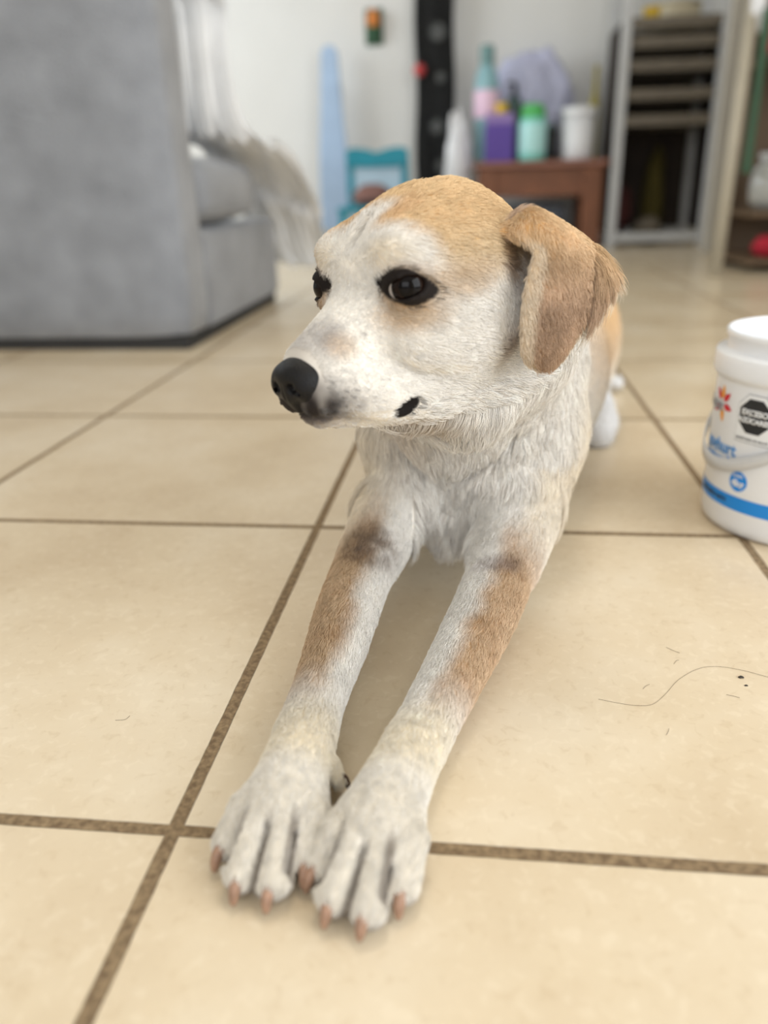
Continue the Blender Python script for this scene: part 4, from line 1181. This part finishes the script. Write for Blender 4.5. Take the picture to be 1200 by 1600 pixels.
def build_fur(count):
    A, B, Cc, D = V[Q[:, 0]], V[Q[:, 1]], V[Q[:, 2]], V[Q[:, 3]]
    N1 = np.cross(Cc-A, D-B); ar = np.linalg.norm(N1, axis=1)/2; Nf = N1/(2*ar[:, None]+1e-12)
    VN = np.zeros_like(V)
    for q in range(4):
        for c in range(3): VN[:, c] += np.bincount(Q[:, q], weights=Nf[:, c]*ar, minlength=len(V))
    VN /= np.linalg.norm(VN, axis=1, keepdims=True)+1e-12
    cen = (A+B+Cc+D)/4
    toc = CAM_POS-cen                       # more hair where it is near enough to be resolved
    w = ar*np.where(cen[:, 1] > .60, .12, 1.0)*np.where(cen[:, 1] > .46, .5, 1.0)*np.where(Nf[:, 2] < -.6, .3, 1.0)
    fi = rng.choice(len(Q), size=count, p=w/w.sum())
    a, b = rng.random(count)[:, None], rng.random(count)[:, None]
    wq = [(1-a)*(1-b), a*(1-b), a*b, (1-a)*b]
    P = sum(wq[k]*V[Q[fi, k]] for k in range(4)); N = sum(wq[k]*VN[Q[fi, k]] for k in range(4))
    N /= np.linalg.norm(N, axis=1, keepdims=True)+1e-12
    L = (P-HC) @ HM
    # combing direction
    T = np.tile(np.array([.15, .8, -.5]), (count, 1))
    chest = (P[:, 1] < .47) & ((P[:, 2] > .05) | ((np.abs(P[:, 0]-.146) < .03) & (P[:, 1] > .28)))
    dc = np.stack([(.150-P[:, 0])*3.5, np.full(count, .05), np.full(count, -1.0)], 1)
    T[chest] = dc[chest]
    leghair = np.zeros(count, bool)
    nk = blobf(P, (.20, .36, .22), .07); T = T*(1-nk[:, None])+np.array([.15, .25, -.9])*nk[:, None]
    for legp in (legA, legB):
        G = np.array(legp); cxs = np.interp(P[:, 1], G[::-1, 1], G[::-1, 0]); rs = np.interp(P[:, 1], G[::-1, 1], G[::-1, 3])
        on = (np.abs(P[:, 0]-cxs) < rs*1.6) & (P[:, 2] < .105) & (P[:, 1] < .33)
        d = np.array([G[-1, 0]-G[2, 0], G[-1, 1]-G[2, 1], -.06]); d /= np.linalg.norm(d)
        on &= ~((np.abs(P[:, 0]-.146) < .028) & (P[:, 1] > .285))
        leghair |= on
        T[on] = d+np.array([0, 0, -.15])
    hd = sstep(-L[:, 2]*0+L[:, 2], -.100, -.080)*(np.linalg.norm((L-np.array([.0, 0, -.01]))/np.array([.15, .11, .10]), axis=1) < 1)
    Th = np.stack([np.full(count, -1.0), L[:, 1]*6, -.25-np.abs(L[:, 1])*4*np.ones(count)], 1)
    Th[:, 2] += np.where((L[:, 0] < .02) & (L[:, 2] > .01), .1, 0)
    earm = (np.abs(L[:, 1]) > .060) & (L[:, 0] < -.012) & (L[:, 2] > -.075)
    Th[earm] = np.array([-.25, 0, -1.0])
    Th = Th @ HM.T
    T = np.where((hd > .5)[:, None], Th, T)
    T /= np.linalg.norm(T, axis=1, keepdims=True)
    T += .34*np.stack([vnoise(P, 55, 11+k)-.5 for k in range(3)], 1)*2*.6 + .10*rng.standard_normal((count, 3))
    T -= N*(T*N).sum(1)[:, None]; T /= np.linalg.norm(T, axis=1, keepdims=True)+1e-9
    # length
    ln = np.full(count, .011)
    ln = np.where(chest, .018, ln)
    ln = np.where(leghair, .0072, ln)
    ln = np.where((P[:, 1] < .06) & (P[:, 2] < .06), .0045, ln)
    muz = sstep(L[:, 0], .02, .07)
    ln = np.where(hd > .5, .0075-.0045*muz, ln)
    ln = np.where(earm & (hd > .5), .0060, ln)
    ln = np.where((hd > .5) & (L[:, 2] < -.075) & (L[:, 0] < .03), .015, ln)
    ln *= rng.uniform(.65, 1.25, count)
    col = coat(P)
    dark = col.mean(1) < .035
    # no hair on the nose pad, eye openings, mouth corner
    eyeb = np.zeros(count, bool)
    for s in (1, -1):
        g = np.array([.72, s*.69, .03]); g /= np.linalg.norm(g)
        D = L-(np.array([EYE_C[0], s*EYE_C[1], EYE_C[2]])+g*.0125)
        tt = np.array([-g[1], g[0], 0]); tt /= np.linalg.norm(tt); uu = np.cross(g, tt)
        eyeb |= ((np.abs(D @ tt)/.0208)**1.55+(np.abs(D @ uu+.22*s*(D @ tt))/.0113)**1.55+(np.abs(D @ g)/.022)**4) < 1
    keep = ~(eyeb | (dark & (hd > .5)) | ((L[:, 0] > .104) & (hd > .5) & (L[:, 2] > -.06)))
    keep &= P[:, 2] > .002
    P, N, T, ln, col, leghair = P[keep], N[keep], T[keep], ln[keep], col[keep], leghair[keep]
    n = len(P)
    lift = rng.uniform(.22, .50, n)[:, None]
    lnc = ln[:, None]
    clump = np.stack([vnoise(P, 260, 21+k)-.5 for k in range(3)], 1)*.5
    p0 = P-N*.0006
    p1 = P+lnc*(.38*T+.40*lift*N)
    p2 = P+lnc*(.72*T+.52*lift*N+clump*.25)
    p3 = P+lnc*(1.0*T+.40*lift*N+clump*.55)
    # locks: tips gather towards the middle hair of their lock
    from mathutils import kdtree
    Lk = (P-HC) @ HM
    shaggy = (P[:, 1] < .50) & (P[:, 2] > .015) & ~leghair & ((Lk[:, 2] < -.072) | (Lk[:, 0] < -.075))
    amt = np.where(shaggy, .66, np.where(P[:, 1] < .33, .20, .30))[:, None]
    for msk, per in ((shaggy, 34), (~shaggy, 22)):
        ids = np.where(msk & (P[:, 1] < .55))[0]
        if len(ids) < 50: continue
        cs_ = rng.choice(ids, len(ids)//per, replace=False)
        kd = kdtree.KDTree(len(cs_))
        for i, q in enumerate(P[cs_]): kd.insert(q, i)
        kd.balance()
        near = np.array([kd.find(q)[1] for q in P[ids]]); tgt = cs_[near]
        a_ = amt[ids]
        d3 = p3[tgt]-p3[ids]; d2 = p2[tgt]-p2[ids]; d1 = p1[tgt]-p1[ids]
        ok = (np.linalg.norm(d3, axis=1) < .0075)[:, None]
        p3[ids] += d3*a_*ok; p2[ids] += d2*a_*.62*ok; p1[ids] += d1*a_*.25*ok
        lock = rng.normal(1, .06 if per == 22 else .12, len(P))
        col[ids] = col[ids]*np.clip(lock[tgt], .7, 1.18)[:, None]
    odd = shaggy & (rng.random(len(P)) < .10)
    col[odd] = col[odd]*.45+C3(150, 122, 90)*.55
    pts = np.stack([p0, p1, p2, p3], 1)
    pts[:, :, 2] = np.maximum(pts[:, :, 2], .0006)
    cv = bpy.data.hair_curves.new('fur')
    cv.add_curves([4]*n)
    rad = (np.array([.00013, .00012, .00009, .00002])[None]*rng.uniform(.8, 1.2, n)[:, None])
    cv.attributes['position'].data.foreach_set('vector', (pts-np.array([.17, .40, 0])).astype(np.float32).ravel())
    ra = cv.attributes.get('radius') or cv.attributes.new('radius', 'FLOAT', 'POINT')
    ra.data.foreach_set('value', rad.astype(np.float32).ravel())
    gm = col.mean(1, keepdims=True); lt = np.clip(gm*2.2, .2, 1)
    col = (col*.92+gm*.08)**(1-.30*lt)      # the depth of the coat deepens its tone, so single hairs are paler
    col = col*rng.uniform(.90, 1.06, n)[:, None]
    cc = np.repeat(np.hstack([np.clip(col, 0, 1), np.ones((n, 1))])[:, None], 4, 1)
    at = cv.attributes.new('tint', 'FLOAT_COLOR', 'POINT')
    at.data.foreach_set('color', cc.astype(np.float32).ravel())
    cv.materials.append(M_['fur'])
    o = bpy.data.objects.new('fur', cv); C.objects.link(o); o.parent = body
    o['kind'] = 'stuff'
    return o


def blobf(P, c, r):
    return np.exp(-(((P-np.array(c))/r)**2).sum(1))


if FUR_COUNT:
    build_fur(FUR_COUNT)

# ---- nose pad
s_ = .0007
FN = Field(np.arange(-.030, .030, s_*1), np.arange(-.030, .030, s_), np.arange(-.030, .030, s_))
# local frame of the nose: x forward, y left, z up, centre at NC
NC = np.array([.1025, 0, -.0455])
FN.ell((-.004, 0, .000), (.0200, .0215, .0160), k=.003)
FN.ell((.007, 0, .0045), (.0105, .0155, .0088), k=.005)
for s in (1, -1):
    FN.ell((.006, s*.0115, -.002), (.0095, .0088, .0105), k=.004)
FN.cone((.009, 0, -.008), (.005, 0, -.016), .0065, .0050, k=.006)
for s in (1, -1):
    FN.ell((.0168, s*.0075, -.0020), (.0060, .0032, .0036), k=.0015, op='sub')
    FN.cone((.0145, s*.0115, -.0045), (.002, s*.0215, -.0065), .0016, .0014, k=.0015, op='sub')
FN.cone((.0185, 0, -.001), (.0120, 0, -.024), .0008, .0009, k=.0015, op='sub')
Vn, Qn = FN.mesh()
Vn = (Vn+NC) @ HM.T + HC
M_['nose'] = mat('black_nose_leather', lin(17, 16, 17), 0.42, 0.15, 300, 0.0006, 900, spec=.25)
nose = link('nose', np_mesh('nose', Vn, Qn), M_['nose'], dog)


# ---- eyes
def eye_material():
    m = bpy.data.materials.new('dog_eye'); m.use_nodes = True
    nt = m.node_tree; N = nt.nodes; b = N['Principled BSDF']
    tc = N.new('ShaderNodeTexCoord'); vm = N.new('ShaderNodeVectorMath'); vm.operation = 'NORMALIZE'
    nt.links.new(tc.outputs['Object'], vm.inputs[0])
    sp_ = N.new('ShaderNodeSeparateXYZ'); nt.links.new(vm.outputs[0], sp_.inputs[0])
    rp = N.new('ShaderNodeValToRGB'); cr_ = rp.color_ramp
    cr_.elements[0].position = 0.0; cr_.elements[0].color = lin(150, 138, 130)
    cr_.elements[1].position = 1.0; cr_.elements[1].color = (0.004, 0.003, 0.003, 1)
    for pos, c in ((.50, lin(176, 168, 162)), (.56, (0.004, 0.003, 0.002, 1)), (.62, lin(20, 11, 7)), (.84, lin(26, 14, 9)), (.87, (0.003, 0.002, 0.002, 1))):
        e = cr_.elements.new(pos); e.color = c
    nt.links.new(sp_.outputs[2], rp.inputs[0]); nt.links.new(rp.outputs[0], b.inputs['Base Color'])
    b.inputs['Roughness'].default_value = 0.06; b.inputs['Specular IOR Level'].default_value = 0.16
    b.inputs['Coat Roughness'].default_value = 0.03
    return m


M_['eye'] = eye_material()
for s in (1, -1):
    bm = bmesh.new(); bmesh.ops.create_uvsphere(bm, u_segments=48, v_segments=32, radius=EYE_R)
    for v in bm.verts:                        # cornea bulge along +z
        d = v.co.normalized(); v.co *= 1+.06*max(0, (d.z-.66)/.34)
    me = bpy.data.meshes.new('eye'); bm.to_mesh(me); bm.free(); me.materials.append(M_['eye'])
    me.polygons.foreach_set('use_smooth', [True]*len(me.polygons))
    o = bpy.data.objects.new('eye', me); C.objects.link(o); o.parent = dog
    gz = Vector(tuple(HM @ np.array([.58, .80, .02] if s > 0 else [.78, -.50, .02])))
    o.rotation_euler = gz.to_track_quat('Z', 'Y').to_euler()
    c = h2w((EYE_C[0], s*EYE_C[1], EYE_C[2]))
    o.location = Vector(tuple(c))-Vector((.17, .40, 0))

# ---- claws
M_['claw'] = mat('pink_brown_claw', lin(158, 124, 102), 0.45, 0.22, 200)
M_['darkclaw'] = mat('dark_claw', lin(74, 50, 40), 0.4, 0.12, 200)
for (tx, ty), d, r in claws:
    x0, y0 = tx+d[0]*r*.45, ty+d[1]*r*.45
    pts = [(x0, y0, .0145), (x0+d[0]*.0045, y0+d[1]*.0045, .0125), (x0+d[0]*.0078, y0+d[1]*.0078, .0080), (x0+d[0]*.0092, y0+d[1]*.0092, .0030)]
    o = link('claw', tube([Vector(tuple(q)) for q in catmull(pts, 10)], list(np.interp(np.linspace(0, 1, 10), [0, .5, .85, 1], [.0036, .0032, .0023, .0010])), 12), M_['claw'], dog, smooth=True)
for pts in ([(.0915, .0385, .0135), (.0965, .0375, .0125), (.0995, .0345, .0070)],):
    link('claw', tube([Vector(tuple(q)) for q in catmull(pts, 8)], list(np.linspace(.0036, .0012, 8)), 10), M_['darkclaw'], dog, smooth=True)['label'] = 'dark brown dew claw'

# ------------------------------------------------------------------ loose hairs and crumbs on the tiles
M_['hair'] = mat('loose_dark_hair', lin(120, 104, 88), .6, .0)
M_['crumb'] = mat('dark_crumb', lin(62, 56, 50), .8, .2, 300)


def floor_hair(pts, r, label, grp=None):
    P_ = catmull([(x, y, .0004) for x, y in pts], 8*len(pts))
    o = link('loose_hair', tube([Vector(tuple(q)) for q in P_], r, 5), M_['hair'], smooth=True)
    return tag(o, label, 'hair', grp)


floor_hair([(.2642, .1497), (.2772, .1461), (.2903, .1440), (.3018, .1465), (.3135, .1598), (.3267, .1787), (.3444, .1945), (.3598, .1992), (.3775, .1953), (.3929, .1879), (.41, .180)],
           .00012, 'long thin curved hair lying on the tile in front of the bucket')
for pts, lb in (([(.3274, .2244), (.3319, .2199), (.3361, .2165)], 'short straight hair on the tile, nearest the bucket of the short ones'),
                ([(.3282, .2004), (.3311, .2051), (.3333, .2062)], 'tiny curled hair just above the bend of the long hair'),
                ([(.2986, .1650), (.3010, .1685), (.3043, .1712)], 'tiny bent hair left of the bend in the long hair'),
                ([(.3040, .1121), (.3060, .1157), (.3072, .1193)], 'tiny hair below the long hair, nearest the front grout line'),
                ([(.3568, .1623), (.3609, .1611), (.3652, .1591)], 'short hair on the tile just below the dark crumbs'),
                ([(-.0796, .0979), (-.0730, .0991), (-.0711, .1037)], 'tiny curled hair on the tile left of the dog')):
    floor_hair(pts, .00013, lb)
for (x, y, r), lb in (((.3739, .1856, .0013), 'larger dark crumb on the tile near the long hair'), ((.3745, .1752, .0008), 'smaller dark crumb on the tile near the long hair')):
    b_ = bmesh.new(); bmesh.ops.create_icosphere(b_, subdivisions=3, radius=1)
    for v in b_.verts:
        k = 1+.25*math.sin(v.co.x*5+v.co.y*3)
        v.co = Vector((x+v.co.x*r*1.5*k, y+v.co.y*r*k, max(0, r*.5+v.co.z*r*.6)))
    tag(link('crumb', b_, M_['crumb'], smooth=True), lb, 'crumb')
